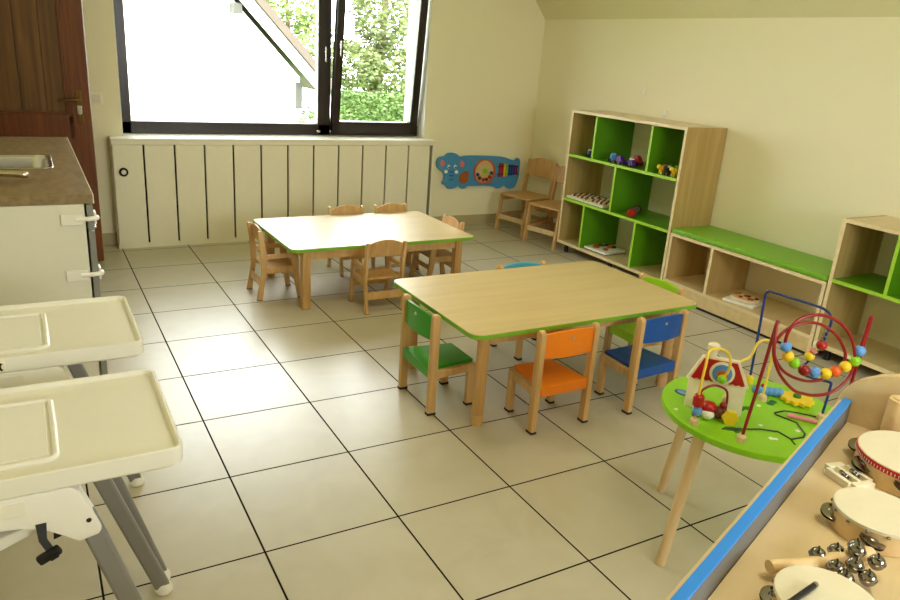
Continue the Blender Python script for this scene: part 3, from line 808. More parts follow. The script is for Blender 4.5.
# ------------------------------------------------------------------ high chairs (local: faces +x, front of the tray at x = 0)
def high_chair():
    c = thing('high_chair', '', 'high chair', (0, 0, 0), 0, 'high chairs with large trays')
    Z = .71
    TW, TD = .50, .405
    # tray: rounded outline, raised rim, sunken floor, divider ridge
    b = nb()
    lv = [(rrect(TW - .01, TD - .012, .03, 5), Z - .042), (rrect(TW, TD, .028, 5), Z - .036), (rrect(TW, TD, .026, 5), Z - .004), (rrect(TW - .005, TD - .005, .024, 5), Z), (rrect(TW - .014, TD - .014, .02, 5), Z), (rrect(TW - .022, TD - .022, .017, 5), Z - .010), (rrect(TW - .034, TD - .034, .014, 5), Z - .013)]
    rings = [[b.verts.new((p[0] - TW / 2, p[1], z)) for p in poly] for poly, z in lv]
    for a, d_ in zip(rings, rings[1:]):
        for k in range(len(a)): b.faces.new((a[k], a[(k + 1) % len(a)], d_[(k + 1) % len(a)], d_[k]))
    b.faces.new(rings[-1]); b.faces.new(rings[0])
    bmesh.ops.recalc_face_normals(b, faces=list(b.faces))
    tr = obj('tray', b, M['hcplastic'], c)
    pts = [(-TW + .03, .128, Z - .012), (-.24, .128, Z - .012)] + [(-.24 + .018 * math.sin(a), .11 + .018 * math.cos(a), Z - .012) for a in (.5, 1.05)] + [(-.222, .0, Z - .012)] + [(-.24 + .018 * math.cos(a), -.118 - .018 * math.sin(a), Z - .012) for a in (0.0, .5, 1.05, 1.57)] + [(-TW + .03, -.136, Z - .012)]
    b = nb(); add_tube(b, pts, .0065, 10); obj('tray_ridge', b, M['hcwhite'], tr)
    b = nb(); add_box(b, (-.355, 0, Z - .0125), (.24, .235, .006), .002); obj('tray_insert', b, M['hcwhite'], tr)
    b = nb(); add_box(b, (-.33, -TD / 2 - .0015, Z - .021), (.03, .004, .026), .002); lb = obj('tray_label', b, M['p_cream'], tr)
    b = nb()
    for a in (.7, -.7): add_box(b, (-.33, -TD / 2 - .0038, Z - .021), (.005, .001, .024), 0, ry(a))
    add_box(b, (-.33, -TD / 2 - .0038, Z - .021), (.012, .0012, .008), 0)
    obj('label_print', b, M['black'], lb)
    # arm shells on both sides carrying the front legs
    for s in (-1, 1):
        arch = [(-.62, .669), (-.205, .669), (-.19, .655), (-.158, .566), (-.163, .553), (-.200, .545), (-.222, .563), (-.252, .585), (-.292, .600), (-.345, .606), (-.62, .588)]
        sh = prism('arm_shell', arch, (0, .044, 0), M['hcwhite'], c, (0, s * .178 - .022, 0), (1, 0, 0), (0, 0, 1), .006)
        b = nb(); add_lathe(b, [(0, .003), (.004, .002), (.005, 0)], (-.180, s * .178 - .022, .590), 10, rx(math.pi / 2)); obj('rivet', b, M['black'], sh)
        b = nb(); add_box(b, (-.33, s * .178 - .0225, .645), (.10, .004, .03), .002); obj('button', b, M['hcplastic'], sh)
        top = V((-.182, s * .18, .585)); foot = V((-.008, s * .262, .02)); dirv = (foot - top)
        ang = math.atan2(dirv.x, -dirv.z)
        b = nb(); add_box(b, tuple((top + foot) / 2), (.04, .022, dirv.length + .03), .008, rx(s * math.atan2(.082, .565)) @ ry(-ang), 3); lg = obj('front_leg', b, M['hcleg'], c)
        b = nb(); add_lathe(b, [(0, 0), (.02, 0), (.024, .005), (.024, .016), (.016, .03), (0, .032)], (-.004, s * .2635, 0), 16); obj('foot', b, M['hcwhite'], lg)
        tp = V((-.42, s * .225, .60)); ft = V((-.69, s * .225, .02)); dv = ft - tp
        b = nb(); add_box(b, tuple((tp + ft) / 2), (.044, .022, dv.length + .03), .008, ry(math.atan2(-dv.x, -dv.z)), 3); lg = obj('rear_leg', b, M['hcleg'], c)
        b = nb(); add_lathe(b, [(0, 0), (.02, 0), (.024, .005), (.024, .016), (.016, .03), (0, .032)], (-.692, s * .225, 0), 16); obj('foot', b, M['hcwhite'], lg)
    # seat bowl, back, foot rest
    b = nb(); add_prism(b, [(-.66, .60), (-.62, .55), (-.50, .53), (-.33, .545), (-.24, .58), (-.24, .60), (-.33, .575), (-.5, .56), (-.6, .58), (-.63, .66), (-.68, .98), (-.71, .975)], (0, .35, 0), (0, -.175, 0), bev=.008); obj('seat_shell', b, M['hcwhite'], c)
    b = nb(); add_box(b, (-.665, 0, .80), (.03, .29, .34), .014, ry(-.14)); obj('back_pad', b, M['hcplastic'], c)
    # hanging harness strap with buckle
    st = bpy.data.objects.new('x', None); bpy.data.objects.remove(st)
    b = nb(); add_prism(b, [(-.268, .605), (-.250, .605), (-.252, .57), (-.244, .548), (-.256, .543), (-.266, .568)], (0, .003, 0), (0, -.202, 0)); hs = obj('harness_strap', b, M['strap'], c)
    b = nb(); add_box(b, (-.252, -.205, .537), (.044, .014, .02), .005, ry(-.45)); add_box(b, (-.244, -.213, .535), (.016, .004, .008), .001, ry(-.45)); obj('buckle', b, M['black'], hs)
    b = nb(); add_prism(b, [(-.238, .605), (-.222, .605), (-.228, .562), (-.242, .558)], (0, .003, 0), (0, -.19, 0)); obj('harness_strap', b, M['black'], c)
    return c
hc = high_chair(); hc.location = (-.295, -3.012, 0); hc['label'] = 'nearer cream high chair with a wide tray and a black buckle hanging down'
hc2 = dup(hc, (-.292, -2.432, 0), 0, 'further cream high chair with a wide tray, beside the kitchen cabinet')

# ------------------------------------------------------------------ round activity table
CX, CY, CZ, CR = 1.408, -3.256, .48, .287
at = thing('activity_table', 'round green toy table with bead wires and a little house panel', 'activity table', (CX, CY, 0))
def W(p): return V(p) - V((CX, CY, 0))
circ = lambda r, n=48: [(r * math.cos(2 * math.pi * k / n), r * math.sin(2 * math.pi * k / n)) for k in range(n)]
prism('table_disc', circ(CR), (0, 0, .022), M['p_green'], at, (0, 0, CZ - .022), (1, 0, 0), (0, 1, 0), .004)
for k in range(4):
    a = math.radians(90 + 90 * k)
    b = nb(); add_tube(b, [V((.235 * math.cos(a), .235 * math.sin(a), CZ - .02)), V((.306 * math.cos(a), .306 * math.sin(a), 0))], [.019, .016], 16); obj('leg', b, M['beechl'], at)
def bead(name, p, r, mat, par, s=(1, 1, 1)): return ball(name, tuple(W(p)), r, M[mat], par, s)
def peg(p, par, mat='beechl', r=.014, h=.022):
    b = nb(); q = W(p); add_lathe(b, [(0, 0), (r, 0), (r, h * .7), (r * .6, h), (0, h)], (q.x, q.y, CZ), 16); return obj('peg', b, M[mat], par)
# painted track, bushes and pond lie on the disc
trk = [(1.205, -3.300), (1.26, -3.325), (1.315, -3.347), (1.355, -3.381), (1.352, -3.427), (1.336, -3.452), (1.352, -3.427), (1.398, -3.434), (1.424, -3.421), (1.463, -3.364), (1.448, -3.301), (1.456, -3.291), (1.497, -3.294), (1.526, -3.319), (1.56, -3.362)]
tube('painted_track', [W((x, y, CZ + .0005)) for x, y in trk], .003, M['p_black'], at, 6)
def blob(name, pts, mat, z=.0012):
    b = nb()
    for x, y, r in pts:
        q = W((x, y, 0)); add_lathe(b, [(0, 0), (r, 0), (r, z), (0, z)], (q.x, q.y, CZ), 14)
    return obj(name, b, M[mat], at)
blob('painted_bush', [(1.20, -3.20, .012), (1.213, -3.207, .012), (1.19, -3.212, .01)], 'p_dgreen')
blob('painted_bush', [(1.225, -3.305, .012), (1.24, -3.315, .014), (1.255, -3.325, .012), (1.235, -3.33, .009)], 'p_dgreen')
blob('painted_bush', [(1.385, -3.225, .012), (1.40, -3.236, .014), (1.37, -3.232, .01)], 'p_dgreen')
blob('painted_bush', [(1.50, -3.24, .012), (1.52, -3.235, .012)], 'p_dgreen')
blob('painted_flower', [(1.30, -3.40, .008), (1.31, -3.407, .006), (1.45, -3.235, .007), (1.17, -3.15, .006), (1.42, -3.40, .007), (1.34, -3.33, .006)], 'p_white')
pond = prism('painted_pond', [(.030 * math.cos(a * .3), .02 * math.sin(a * .3)) for a in range(21)], (0, 0, .0012), M['p_dblue'], at, tuple(W((1.283, -3.072, CZ))), (.3, -.95, 0), (.95, .3, 0))
prism('pond_water', [(.022 * math.cos(a * .3), .013 * math.sin(a * .3)) for a in range(21)], (0, 0, .0018), M['p_blue'], pond, tuple(W((1.283, -3.072, CZ))), (.3, -.95, 0), (.95, .3, 0))
# house panel
A, B = V((1.222, -3.132, 0)), V((1.336, -3.257, 0)); hu = (B - A).normalized(); hl = (B - A).length; hn = V((hu.y, -hu.x, 0))
if hn.dot(V((-.5, -4.5, 0)) - A) < 0: hn = -hn
ho = W(A) + V((0, 0, CZ))
def arch_wall():
    out = [(0, 0), (.046, 0)] + [(.084 - .038 * math.cos(a), .045 + .036 * math.sin(a)) for a in (0, .4, .8, 1.2, 1.57, 1.95, 2.35, 2.75, 3.14)] + [(.122, 0), (hl, 0), (hl, .108), (0, .108)]
    return out
hw = prism('house_wall', arch_wall(), hn * .012, M['p_cream'], at, ho, hu, (0, 0, 1), .001)
roof = [(-.008, .096), (.03, .178), (.135, .178), (hl + .008, .096)]
n = 9
for k in range(1, n * 2): roof.append((hl + .008 - (hl + .016) * k / (n * 2), .096 - .005 * (k % 2)))
rb = prism('house_roof', roof, hn * .014, M['p_cream'], at, ho - hn * .001, hu, (0, 0, 1), .001)
rin = [(.006, .103), (.034, .171), (.131, .171), (hl - .006, .103)]
for k in range(1, n * 2): rin.append((hl - .006 - (hl - .012) * k / (n * 2), .103 - .004 * (k % 2)))
prism('roof_paint', rin, hn * .004, M['p_red'], rb, ho + hn * .0125, hu, (0, 0, 1))
cc = .092
prism('round_window', [(cc + .037 * math.cos(k * .2618), .133 + .037 * math.sin(k * .2618)) for k in range(24)], hn * .004, M['p_cream'], rb, ho + hn * .0165, hu, (0, 0, 1))
prism('round_window_glass', [(cc + .029 * math.cos(k * .2618), .133 + .029 * math.sin(k * .2618)) for k in range(24)], hn * .003, M['p_blue'], rb, ho + hn * .0195, hu, (0, 0, 1))
prism('round_window_bird', [(cc + .002 + .017 * math.cos(k * .2618), .128 + .016 * math.sin(k * .2618)) for k in range(24)], hn * .004, M['p_orange'], rb, ho + hn * .0222, hu, (0, 0, 1))
q = ho + hu * .055 + V((0, 0, .176)) + hn * .006
b = nb(); add_lathe(b, [(0, 0), (.013, 0), (.013, .026), (.018, .026), (.018, .04), (.014, .044), (0, .044)], tuple(q), 18); obj('house_chimney', b, M['p_cream'], at)
# yellow wires
y1 = [(1.147, -3.2435, CZ), (1.148, -3.241, 0.553), (1.15, -3.24, 0.617), (1.154, -3.24, 0.68), (1.157, -3.237, 0.703), (1.167, -3.235, 0.712), (1.183, -3.235, 0.716), (1.201, -3.236, 0.715), (1.219, -3.239, 0.709), (1.238, -3.242, 0.698), (1.251, -3.243, 0.68), (1.258, -3.243, 0.656), (1.261, -3.238, 0.63), (1.255, -3.228, 0.603)]
yw = tube('yellow_wire', [W(p) for p in smooth(y1, 4)], .004, M['wireyel'], at)
peg((1.147, -3.2435, CZ), at)
bead('bead', (1.1485, -3.2445, .524), .016, 'p_blue', yw)
b = nb(); q = W((1.148, -3.243, 0)); add_lathe(b, [(0, 0), (.014, 0), (.016, .004), (.016, .032), (.012, .036), (0, .036)], (q.x, q.y, .541), 16); obj('bead', b, M['p_red'], yw)
bead('bead', (1.255, -3.228, 0.603), .014, 'p_green', yw)
y2 = [(1.496, -3.211, CZ), (1.497, -3.211, .575), (1.497, -3.211, .645), (1.485, -3.207, .684), (1.459, -3.199, .692), (1.437, -3.192, .68), (1.429, -3.19, .651), (1.419, -3.187, .632), (1.396, -3.18, .622), (1.375, -3.175, .60), (1.37, -3.173, CZ)]
tube('yellow_wire', [W(p) for p in smooth(y2, 5)], .004, M['wireyel'], at)
peg((1.496, -3.211, CZ), at); peg((1.37, -3.173, CZ), at)
# small red arch with figures
ra = [(1.187, -3.216, CZ), (1.187, -3.216, .547), (1.190, -3.2165, .572), (1.218, -3.225, .587), (1.252, -3.236, .58), (1.274, -3.243, .556), (1.280, -3.244, CZ)]
tube('small_arch_wire', [W(p) for p in smooth(ra, 5)], .0035, M['p_dred'], at)
def fig(name, p, r, mat, s=(1, 1, 1)): return bead(name, p, r, mat, at, s)
mu = fig('mushroom_figure', (1.222, -3.225, .514), .026, 'p_red', (1, 1, .75)); bead('mushroom_stem', (1.212, -3.234, .497), .021, 'p_white', mu, (1, 1, .8))
lb = fig('ladybird_figure', (1.245, -3.248, .502), .021, 'p_brown', (1, 1, .95)); bead('ladybird_head', (1.252, -3.253, .527), .011, 'p_dred', lb)
yf = nb(); q = W((1.256, -3.281, CZ + .021))
tt = bmesh.new()
add_prism(yf, [((.023 + .0022 * math.cos(6 * k * .2618)) * math.cos(k * .2618), (.023 + .0022 * math.cos(6 * k * .2618)) * math.sin(k * .2618)) for k in range(24)], (-.008, -.009, 0), tuple(q), (.75, -.66, 0), (0, 0, 1), .001)
tt.free(); obj('flower_figure', yf, M['p_yellow'], at)
# blue wire and beads
bl = [(1.569, -3.1, CZ), (1.569, -3.095, .659), (1.569, -3.09, .785), (1.569, -3.095, .806), (1.569, -3.11, .813), (1.566, -3.252, .819), (1.564, -3.301, .819), (1.563, -3.325, .809), (1.563, -3.334, .787), (1.563, -3.328, .743), (1.563, -3.322, .703), (1.564, -3.3, .667), (1.564, -3.289, .637), (1.565, -3.272, .612), (1.564, -3.285, .594), (1.563, -3.33, .597), (1.562, -3.376, .606), (1.562, -3.382, .59), (1.562, -3.378, CZ)]
bw = tube('blue_wire', [W(p) for p in smooth(bl, 5)], .0042, M['p_dblue'], at)
peg((1.569, -3.1, CZ), at, 'p_yellow', .013, .03); peg((1.562, -3.378, CZ), at)
b = nb(); add_tube(b, [W((1.563 + .007 * math.cos(k * .9), -3.328 + .003 * k / 10 + .007 * math.sin(k * .9), .765 - .0022 * k)) for k in range(28)], .0022, 6); obj('wire_spiral', b, M['p_grey'], bw)
for p, r, mt in (((1.563, -3.322, .708), .017, 'p_red'), ((1.564, -3.311, .703), .016, 'p_white'), ((1.564, -3.302, .684), .013, 'p_pink'), ((1.564, -3.292, .660), .016, 'p_yellow')): bead('bead', p, r, mt, bw)
# big red double loop with beads
P1 = [(1.200, -3.373, CZ), (1.216, -3.378, .667), (1.229, -3.382, .835), (1.2305, -3.384, .845), (1.223, -3.388, .833), (1.218, -3.398, .778), (1.228, -3.405, .736), (1.259, -3.412, .691), (1.309, -3.424, .647), (1.349, -3.434, .632), (1.387, -3.442, .624), (1.433, -3.452, .626), (1.473, -3.461, .647), (1.50, -3.465, .687), (1.502, -3.462, .736), (1.482, -3.455, .785), (1.448, -3.446, .824), (1.41, -3.434, .85), (1.361, -3.42, .865), (1.318, -3.408, .862), (1.287, -3.399, .846), (1.272, -3.394, .819), (1.269, -3.393, .79),
      (1.274, -3.395, .773), (1.287, -3.399, .744), (1.313, -3.406, .722), (1.35, -3.417, .698), (1.384, -3.427, .691), (1.422, -3.438, .685), (1.452, -3.447, .691), (1.481, -3.455, .705), (1.508, -3.463, .722), (1.514, -3.465, .753), (1.518, -3.466, .806), (1.521, -3.467, .852), (1.5235, -3.468, .854), (1.524, -3.467, .81), (1.521, -3.467, .744), (1.516, -3.465, .632), (1.518, -3.466, CZ)]
rw = tube('red_loop_wire', [W(p) for p in smooth(P1, 5)], .0048, M['p_dred'], at)
P2 = [(1.482, -3.4465, 0.736), (1.450, -3.4371, 0.785), (1.409, -3.4251, 0.818), (1.369, -3.4134, 0.836), (1.324, -3.4003, 0.839), (1.283, -3.3883, 0.826), (1.255, -3.3801, 0.799), (1.247, -3.3777, 0.765), (1.264, -3.3827, 0.726), (1.299, -3.3930, 0.690), (1.349, -3.4076, 0.666), (1.397, -3.4216, 0.658), (1.440, -3.4342, 0.667), (1.475, -3.4444, 0.692)]
tube('red_inner_loop', [W(p) for p in smooth(P2, 5, True)], .0045, M['p_dred'], rw, 10, True)
peg((1.200, -3.373, CZ), at); peg((1.518, -3.466, CZ), at)
BD = [((1.274, -3.395, .773), 'p_blue'), ((1.287, -3.399, .744), 'p_yellow'), ((1.313, -3.406, .722), 'p_green'), ((1.35, -3.417, .698), 'p_dred'), ((1.384, -3.427, .691), 'p_blue'), ((1.422, -3.438, .685), 'p_yellow'), ((1.452, -3.447, .691), 'p_orange'), ((1.481, -3.455, .705), 'p_yellow'), ((1.508, -3.463, .722), 'p_green'), ((1.514, -3.465, .753), 'p_blue')]
for i, (p, mt) in enumerate(BD): bead('bead', p, .0165 if i else .0155, mt, rw)
# yellow cog and blue caterpillar, wooden peg
q = W((1.600, -3.262, CZ + .004))
b = nb(); add_prism(b, [((.048 + .006 * math.cos(12 * k * 2 * math.pi / 72)) * math.cos(k * 2 * math.pi / 72), (.048 + .006 * math.cos(12 * k * 2 * math.pi / 72)) * math.sin(k * 2 * math.pi / 72)) for k in range(72)], (0, 0, .012), tuple(q), (1, 0, 0), (0, 1, 0), .001); cg = obj('yellow_cog', b, M['p_yellow'], at)
b = nb(); add_lathe(b, [(0, 0), (.012, 0), (.012, .008), (0, .01)], (q.x, q.y, CZ + .016), 16); obj('cog_hub', b, M['p_dgreen'], cg)
b = nb()
for k in range(6): add_ball(b, tuple(W((1.520 + .011 * k, -3.165 - .010 * k, CZ + .014))), .0135, (1, 1, 1.15), 12, 8)
ct = obj('caterpillar_figure', b, M['p_blue'], at)
bead('caterpillar_hat', (1.535, -3.178, CZ + .03), .008, 'p_red', ct)
b = nb(); add_tube(b, [W((1.47, -3.325, CZ + .007)), W((1.52, -3.395, CZ + .007))], .007, 10); obj('slider_peg', b, M['p_pink'], at)

# ------------------------------------------------------------------ music table (local: +x along the rail, +y towards the room)
MD = V((.944, .331, 0)); ang = math.radians(19.9)
mt_ = thing('music_table', 'pale plywood tray table with a blue topped rail in the right corner', 'table', (1.18, -3.66, 0), ang)
MZ = .69; ML, MW = 1.25, .52
box('tray_floor', (-ML / 2, -MW / 2, MZ - .01), (ML, MW, .02), M['pale'], mt_, .001)
for s, y in ((1, .009), (-1, -MW - .009)):
    rl = box('rail', (-ML / 2, y, MZ + .018), (ML, .016, .076), M['railgrey'], mt_, .001)
    box('rail_cap', (-ML / 2 - .002, y + .001, MZ + .058), (ML - .004, .02, .006), M['railblue'], rl, .002)
    box('outer_strip', (-ML / 2, y + s * .015, MZ + .008), (ML, .010, .086), M['pale'], rl, .002)
def endboard(x):
    out = [(.036, MZ - .06), (.036, MZ + .038), (.027, MZ + .071), (.014, MZ + .095), (-.007, MZ + .116), (-.041, MZ + .138), (-.079, MZ + .152), (-.14, MZ + .16)]
    out += [(-MW - y, z) for y, z in reversed(out)]
    return prism('end_board', out, (.02, 0, 0), M['pale'], mt_, (x, 0, 0), (0, 1, 0), (0, 0, 1), .003)
endboard(0.0); endboard(-ML - .02)
for x in (-.05, -ML + .05):
    for y in (-.03, -MW + .03): box('leg', (x, y, (MZ - .02) / 2), (.05, .05, MZ - .02), M['pale'], mt_, .004)
def jingle_pair(b_, p, axis, r, gap=.006):
    p = V(p); axis = V(axis).normalized()
    x, y = frame_of(axis)
    rot = Matrix((x, y, axis)).transposed()
    for s in (-1, 1):
        pr = [(.0, .004), (r * .3, .0035), (r * .42, .0012), (r * .8, .001), (r, 0), (r, -.0008), (.0, .001)]
        rr = rot if s > 0 else Matrix((x, -y, -axis)).transposed()
        add_lathe(b_, pr, tuple(p + axis * s * gap * .5), 18, rr)
def tambourine(name, label, loc, r, h, rim_mat, a0=0.0, band=None, jr=.02, njing=5, tilt=(0, 0)):
    tb = thing(name, label, 'tambourine', loc, 0, 'tambourines on the music table')
    b = nb(); add_lathe(b, [(r - .008, 0), (r, 0), (r, h), (r - .008, h), (r - .008, 0)], (0, 0, 0), 40); rim = obj('rim', b, M['drumwood'], tb)
    b = nb(); add_lathe(b, [(0, h + .0015), (r - .004, h + .0015), (r + .001, h), (r + .0015, h - .006), (r - .003, h - .004), (0, h - .002)], (0, 0, 0), 40); obj('drum_skin', b, M['skin'], tb)
    if band:
        b = nb(); add_lathe(b, [(r + .001, h - .014), (r + .003, h - .014), (r + .003, h - .002), (r + .001, h - .002), (r + .001, h - .014)], (0, 0, 0), 40); bd = obj('red_band', b, M['redband'], rim)
        b = nb()
        for k in range(96):
            a = 2 * math.pi * k / 96; add_box(b, ((r + .0035) * math.cos(a), (r + .0035) * math.sin(a), h - .009), (.001, .0016, .006), 0, rz(a))
        obj('stitching', b, M['p_white'], bd)
    else:
        for k in range(14):
            a = a0 + .2 + 2 * math.pi * k / 14
            b = nb(); add_ball(b, ((r + .001) * math.cos(a), (r + .001) * math.sin(a), h - .008), .0035, (1, 1, 1), 8, 6); obj('stud', b, M['bell'], rim)
    for k in range(njing):
        a = a0 + 2 * math.pi * k / njing
        b = nb(); jingle_pair(b, ((r - .002) * math.cos(a), (r - .002) * math.sin(a), h * .48), (-math.sin(a) * .25, math.cos(a) * .25, 1), jr); obj('jingle', b, M['bell'], rim)
    return tb
tambourine('tambourine', 'tambourine with a red stitched band, next to the end board', (1.063, -3.878, MZ + .001), .108, .052, 'drumwood', 2.66, True, .024, 7)
tambourine('tambourine', 'small pale tambourine with studs, middle of the three', (.797, -3.962, MZ + .001), .076, .045, 'drumwood', 2.35, None, .022, 5)
tambourine('tambourine', 'small pale tambourine at the bottom edge with a black stick on it', (.484, -4.069, MZ + .001), .074, .045, 'drumwood', 2.3, None, .02, 5)
bs_ = thing('drum_beater', 'short black stick lying on the nearest tambourine', 'stick', (.452, -4.050, MZ + .0478), .12)
tube('shaft', [(-.045, 0, .005), (.03, 0, .005)], .0045, M['black'], bs_, 12); tube('tip', [(.03, 0, .005), (.036, 0, .005)], .0046, M['p_grey'], bs_, 12)
# clapper with slotted jingles
jc = thing('jingle_clapper', 'pale wooden frame clapper with two slotted jingles', 'jingle clapper', (.923, -3.825, MZ), -1.78)
oct_ = [(-.043, -.018), (-.028, -.033), (.04, -.033), (.05, -.024), (.05, .024), (.04, .033), (-.028, .033), (-.043, .018)]
b = nb()
add_prism(b, oct_, (0, 0, .003), (0, 0, .001), (1, 0, 0), (0, 1, 0)); 
for y0, y1 in ((-.033, -.022), (-.005, .005), (.022, .033)): add_box(b, (.004, (y0 + y1) / 2, .009), (.062, y1 - y0, .014), .002)
for x0, x1, w_ in ((-.041, -.026, .042), (.032, .049, .05)): add_box(b, ((x0 + x1) / 2, 0, .009), (x1 - x0, w_, .014), .002)
obj('frame', b, M['p_cream'], jc)
for y in (-.0135, .0135):
    b = nb(); jingle_pair(b, (.004, y, .0135), (0, 1, .6), .012, .004); obj('jingle', b, M['bell'], jc)
# bell stick
bt = thing('bell_stick', 'wooden hand stick with a cluster of round jingle bells', 'bells', (.606, -3.992, MZ + .002), 0)
hp = smooth([(-.114, .028, .022), (-.09, .022, .021), (-.02, .004, .014), (.05, -.01, .014), (.10, -.018, .014)], 4)
b = nb(); add_tube(b, hp, [.011, .0115, .0115, .011, .0105, .0105, .011, .012, .013, .014, .015, .015, .0155, .0155, .015, .013, .010], 14); obj('handle', b, M['drumwood'], bt)
def jbell(p):
    b = nb(); add_ball(b, p, .0138, (1, 1, 1), 14, 10); add_lathe(b, [(.0137, -.0012), (.0148, -.0008), (.0148, .0008), (.0137, .0012), (.0137, -.0012)], p, 16)
    o = obj('bell', b, M['bell'], bt)
    b = nb(); add_box(b, (p[0], p[1], p[2] + .0132), (.014, .003, .002), 0, rz(.6)); add_tube(b, [(p[0] - .007, p[1] - .004, p[2] + .0105), (p[0] - .0072, p[1] - .0042, p[2] + .011)], .003, 8); obj('bell_slot', b, M['slot'], o)
for x, y, z in [(.593, -3.9785, .705), (.6327, -3.9865, .705), (.677, -3.9946, .706), (.586, -4.016, .708), (.6215, -4.0266, .71), (.664, -4.0386, .71), (.5828, -4.0358, .7035), (.6192, -4.0524, .7035), (.645, -4.012, .722)]:
    jbell((x - .60, y + 3.992, z - MZ + .006))
# wooden cylinder shakers by the end board
for (x, y), lab in (((1.188, -3.764), 'wooden cylinder shaker standing beside the end board'), ((1.204, -3.822), 'wooden cylinder shaker cut off by the right edge of the photo')):
    cy = thing('cylinder_shaker', lab, 'shaker', (x, y, MZ), 0, 'wooden cylinder shakers')
    b = nb(); add_lathe(b, [(0, .001), (.025, .001), (.027, .004), (.027, .105), (.025, .108), (0, .108)], (0, 0, 0), 28); obj('body', b, M['drumwood'], cy)
    b = nb(); add_lathe(b, [(0, .108), (.018, .108), (.018, .111), (0, .111)], (0, 0, 0), 24); obj('cap', b, M['pale'], cy)

# ------------------------------------------------------------------ outside
b = nb(); add_box(b, (4, 14, -2.05), (60, 24, .1)); structure(obj('ground_outside', b, M['lawn']))
nh = thing('neighbour_house', 'white gabled house with a tiled roof edge outside the window', 'house', (-.07, 7, -2))
g = [(-3.36, 0), (3.36, 0), (3.36, 2.98), (0, 6.45), (-3.36, 2.98)]
prism('wall', g, (0, 8, 0), M['ext_white'], nh, (0, 0, 0))
for s in (1, -1):
    prism('bargeboard', [(s * -.1, 6.55), (s * 3.75, 2.60), (s * 3.75, 2.80), (s * -.1, 6.78)], (0, .05, 0), M['ext_white'], nh, (0, -.33, 0))
    prism('roof_slope', [(s * -.05, 6.74), (s * 3.82, 2.76), (s * 3.82, 2.90), (s * -.05, 6.92)], (0, 8.8, 0), M['rooftile'], nh, (0, -.38, 0))
    box('purlin_end', (s * 2.36, -.12, 3.90), (.12, .3, .14), M['extgrey'], nh, .005)
    box('eave_post', (s * 3.33, -.05, 2.70), (.10, .06, .40), M['extgrey'], nh, .003)

def foliage(name, label, cat, loc, blobs, mat, n, ls, trunk=None, group=None):
    o = thing(name, label, cat, loc, 0, group)
    b = nb()
    tot = sum(r[0] * r[1] + r[2] for _, r in blobs)
    for c_, r in blobs:
        for _ in range(int(n * (r[0] * r[1] + r[2]) / tot)):
            v = V((random.gauss(0, 1), random.gauss(0, 1), random.gauss(0, 1))).normalized() * (random.uniform(.45, 1) ** .6)
            p = V((c_[0] + v.x * r[0], c_[1] + v.y * r[1], c_[2] + v.z * r[2]))
            a = V((random.gauss(0, 1), random.gauss(0, 1), random.gauss(0, .7))).normalized(); x, y = frame_of(a)
            l = ls * random.uniform(.6, 1.3)
            vs = [b.verts.new(p + q) for q in (x * l, y * l * .5, -x * l, -y * l * .5)]
            b.faces.new(vs)
    obj('leaves', b, mat, o, True)
    if trunk:
        tb = nb()
        for pts, r in trunk: add_tube(tb, pts, r, 8)
        obj('trunk', tb, M['bark'], o)
    return o
foliage('garden_tree', 'light green tree showing above the neighbouring roof edge', 'tree', (4.2, 10.5, -2),
        [((0, 0, 4.6), (.75, .7, .9)), ((-.5, .2, 5.6), (.6, .6, .7)), ((.5, 0, 3.6), (.45, .5, .5)), ((.2, .1, 6.2), (.7, .6, .6))], M['leafA'], 5200, .055,
        [([(0, 0, 0), (.05, 0, 3), (-.1, 0, 5.5)], [.10, .06, .02]), ([(.05, 0, 3), (.5, 0, 4)], .025)])
foliage('garden_tree', 'tall light green tree seen through the right hand sash', 'tree', (6.55, 11.5, -2),
        [((.15, 0, 4.3), (.75, .8, .9)), ((.3, 0, 5.6), (.5, .6, .9)), ((-.6, 0, 3.1), (.8, .8, .55)), ((.35, 0, 3.0), (.7, .8, .7)), ((.5, 0, 6.6), (.4, .4, .8))], M['leafC'], 12000, .06,
        [([(0, 0, 0), (.1, 0, 3), (.3, 0, 6)], [.16, .11, .04]), ([(.1, 0, 2.2), (-.5, 0, 3.2)], .05)])
foliage('shrub', 'small green shrub beside the white neighbouring house', 'shrub', (3.16, 6.1, -2),
        [((0, 0, 2.25), (.22, .22, .36)), ((.02, 0, 1.2), (.3, .3, .9))], M['leafB'], 1400, .04, [([(0, 0, 0), (0, 0, 1.8)], .03)])
hd = thing('hedge', 'clipped green hedge below the trees outside the right sash', 'hedge', (6.05, 9.5, -2))
b = nb(); add_box(b, (0, 0, 1.29), (2.4, .7, 2.58), .05)
obj('hedge_core', b, M['leafB'], hd)
b = nb()
for _ in range(9000):
    f = random.random()
    if f < .75: p = V((random.uniform(-1.25, 1.25), -.37 + random.uniform(-.07, .02), random.uniform(1.3, 2.62)))
    else: p = V((random.uniform(-1.25, 1.25), random.uniform(-.4, .4), 2.6 + random.uniform(-.04, .05)))
    a = V((random.gauss(0, 1), random.gauss(0, 1), random.gauss(0, 1))).normalized(); x, y = frame_of(a); l = .038 * random.uniform(.6, 1.3)
    b.faces.new([b.verts.new(p + q) for q in (x * l, y * l * .6, -x * l, -y * l * .6)])
obj('hedge_leaves', b, M['leafB'], hd, True)

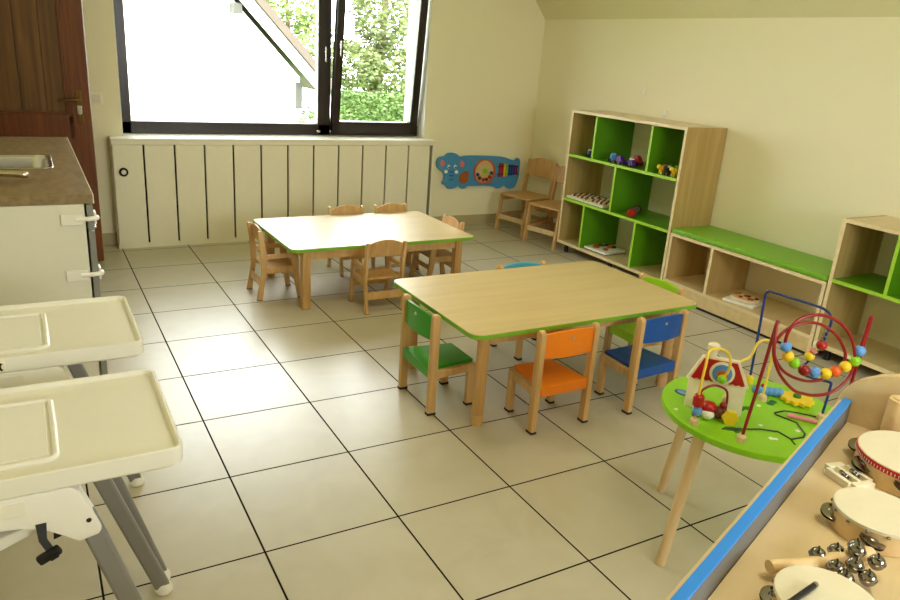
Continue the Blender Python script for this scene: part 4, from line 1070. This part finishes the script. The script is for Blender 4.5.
# ------------------------------------------------------------------ light
wd = bpy.data.worlds.new('world'); SC.world = wd; wd.use_nodes = True
nt = wd.node_tree; bg = nt.nodes['Background']
bg.inputs[0].default_value = (.93, .97, 1.0, 1); bg.inputs[1].default_value = 13.0
sun = bpy.data.lights.new('sun', 'SUN'); sun.energy = 7; sun.angle = math.radians(1); sun.color = (1, .96, .88)
so = bpy.data.objects.new('sun', sun); COL.objects.link(so); so.rotation_euler = (math.radians(38), 0, math.radians(-25))
def area(name, loc, rot, sx, sy, energy, col, portal=False):
    l = bpy.data.lights.new(name, 'AREA'); l.shape = 'RECTANGLE'; l.size = sx; l.size_y = sy; l.energy = energy; l.color = col
    if portal: l.cycles.is_portal = True
    o = bpy.data.objects.new(name, l); COL.objects.link(o); o.location = loc; o.rotation_euler = rot
    return o
area('portal_window', ((WX0 + WX1) / 2, YB + .45, (WZ0 + WZ1) / 2), (math.radians(-90), 0, 0), WX1 - WX0, WZ1 - WZ0, 1, (1, 1, 1), True)
area('portal_added_window', ((W2[0] + W2[1]) / 2, YF - .25, (W2[2] + W2[3]) / 2), (math.radians(90), 0, 0), W2[1] - W2[0], W2[3] - W2[2], 1, (1, 1, 1), True)  # sky portal for the window added behind the camera
for i, (x, y) in enumerate(((.9, -1.6), (.9, -4.2))):
    area('fill_light', (x, y, H - .03), (0, 0, 0), .6, .6, 12, (1, .90, .68))  # warm fill added under the ceiling, no lamp seen there

# ------------------------------------------------------------------ camera
cam = bpy.data.cameras.new('camera'); cam.sensor_width = 36; cam.lens = 726.7 / 900 * 36; cam.clip_start = .05
co = bpy.data.objects.new('camera', cam); COL.objects.link(co)
yaw, pitch, roll = .5332, .325, .072
Fv = V((math.sin(yaw) * math.cos(pitch), math.cos(yaw) * math.cos(pitch), -math.sin(pitch)))
r0 = V((math.cos(yaw), -math.sin(yaw), 0)); u0 = r0.cross(Fv)
Rv = r0 * math.cos(roll) + u0 * math.sin(roll); Uv = -r0 * math.sin(roll) + u0 * math.cos(roll)
co.matrix_world = Matrix(((Rv.x, Uv.x, -Fv.x, -.5012), (Rv.y, Uv.y, -Fv.y, -4.5499), (Rv.z, Uv.z, -Fv.z, 1.4775), (0, 0, 0, 1)))
SC.camera = co

SC.view_settings.view_transform = 'Standard'; SC.view_settings.look = 'None'
SC.view_settings.gamma = 1; SC.view_settings.use_curve_mapping = False
SC.view_settings.exposure = 0.27
SC.cycles.use_denoising = True
SC.cycles.max_bounces = 10; SC.cycles.diffuse_bounces = 6; SC.cycles.transparent_max_bounces = 12
SC.cycles.sample_clamp_indirect = 8
SC.cycles.caustics_reflective = False
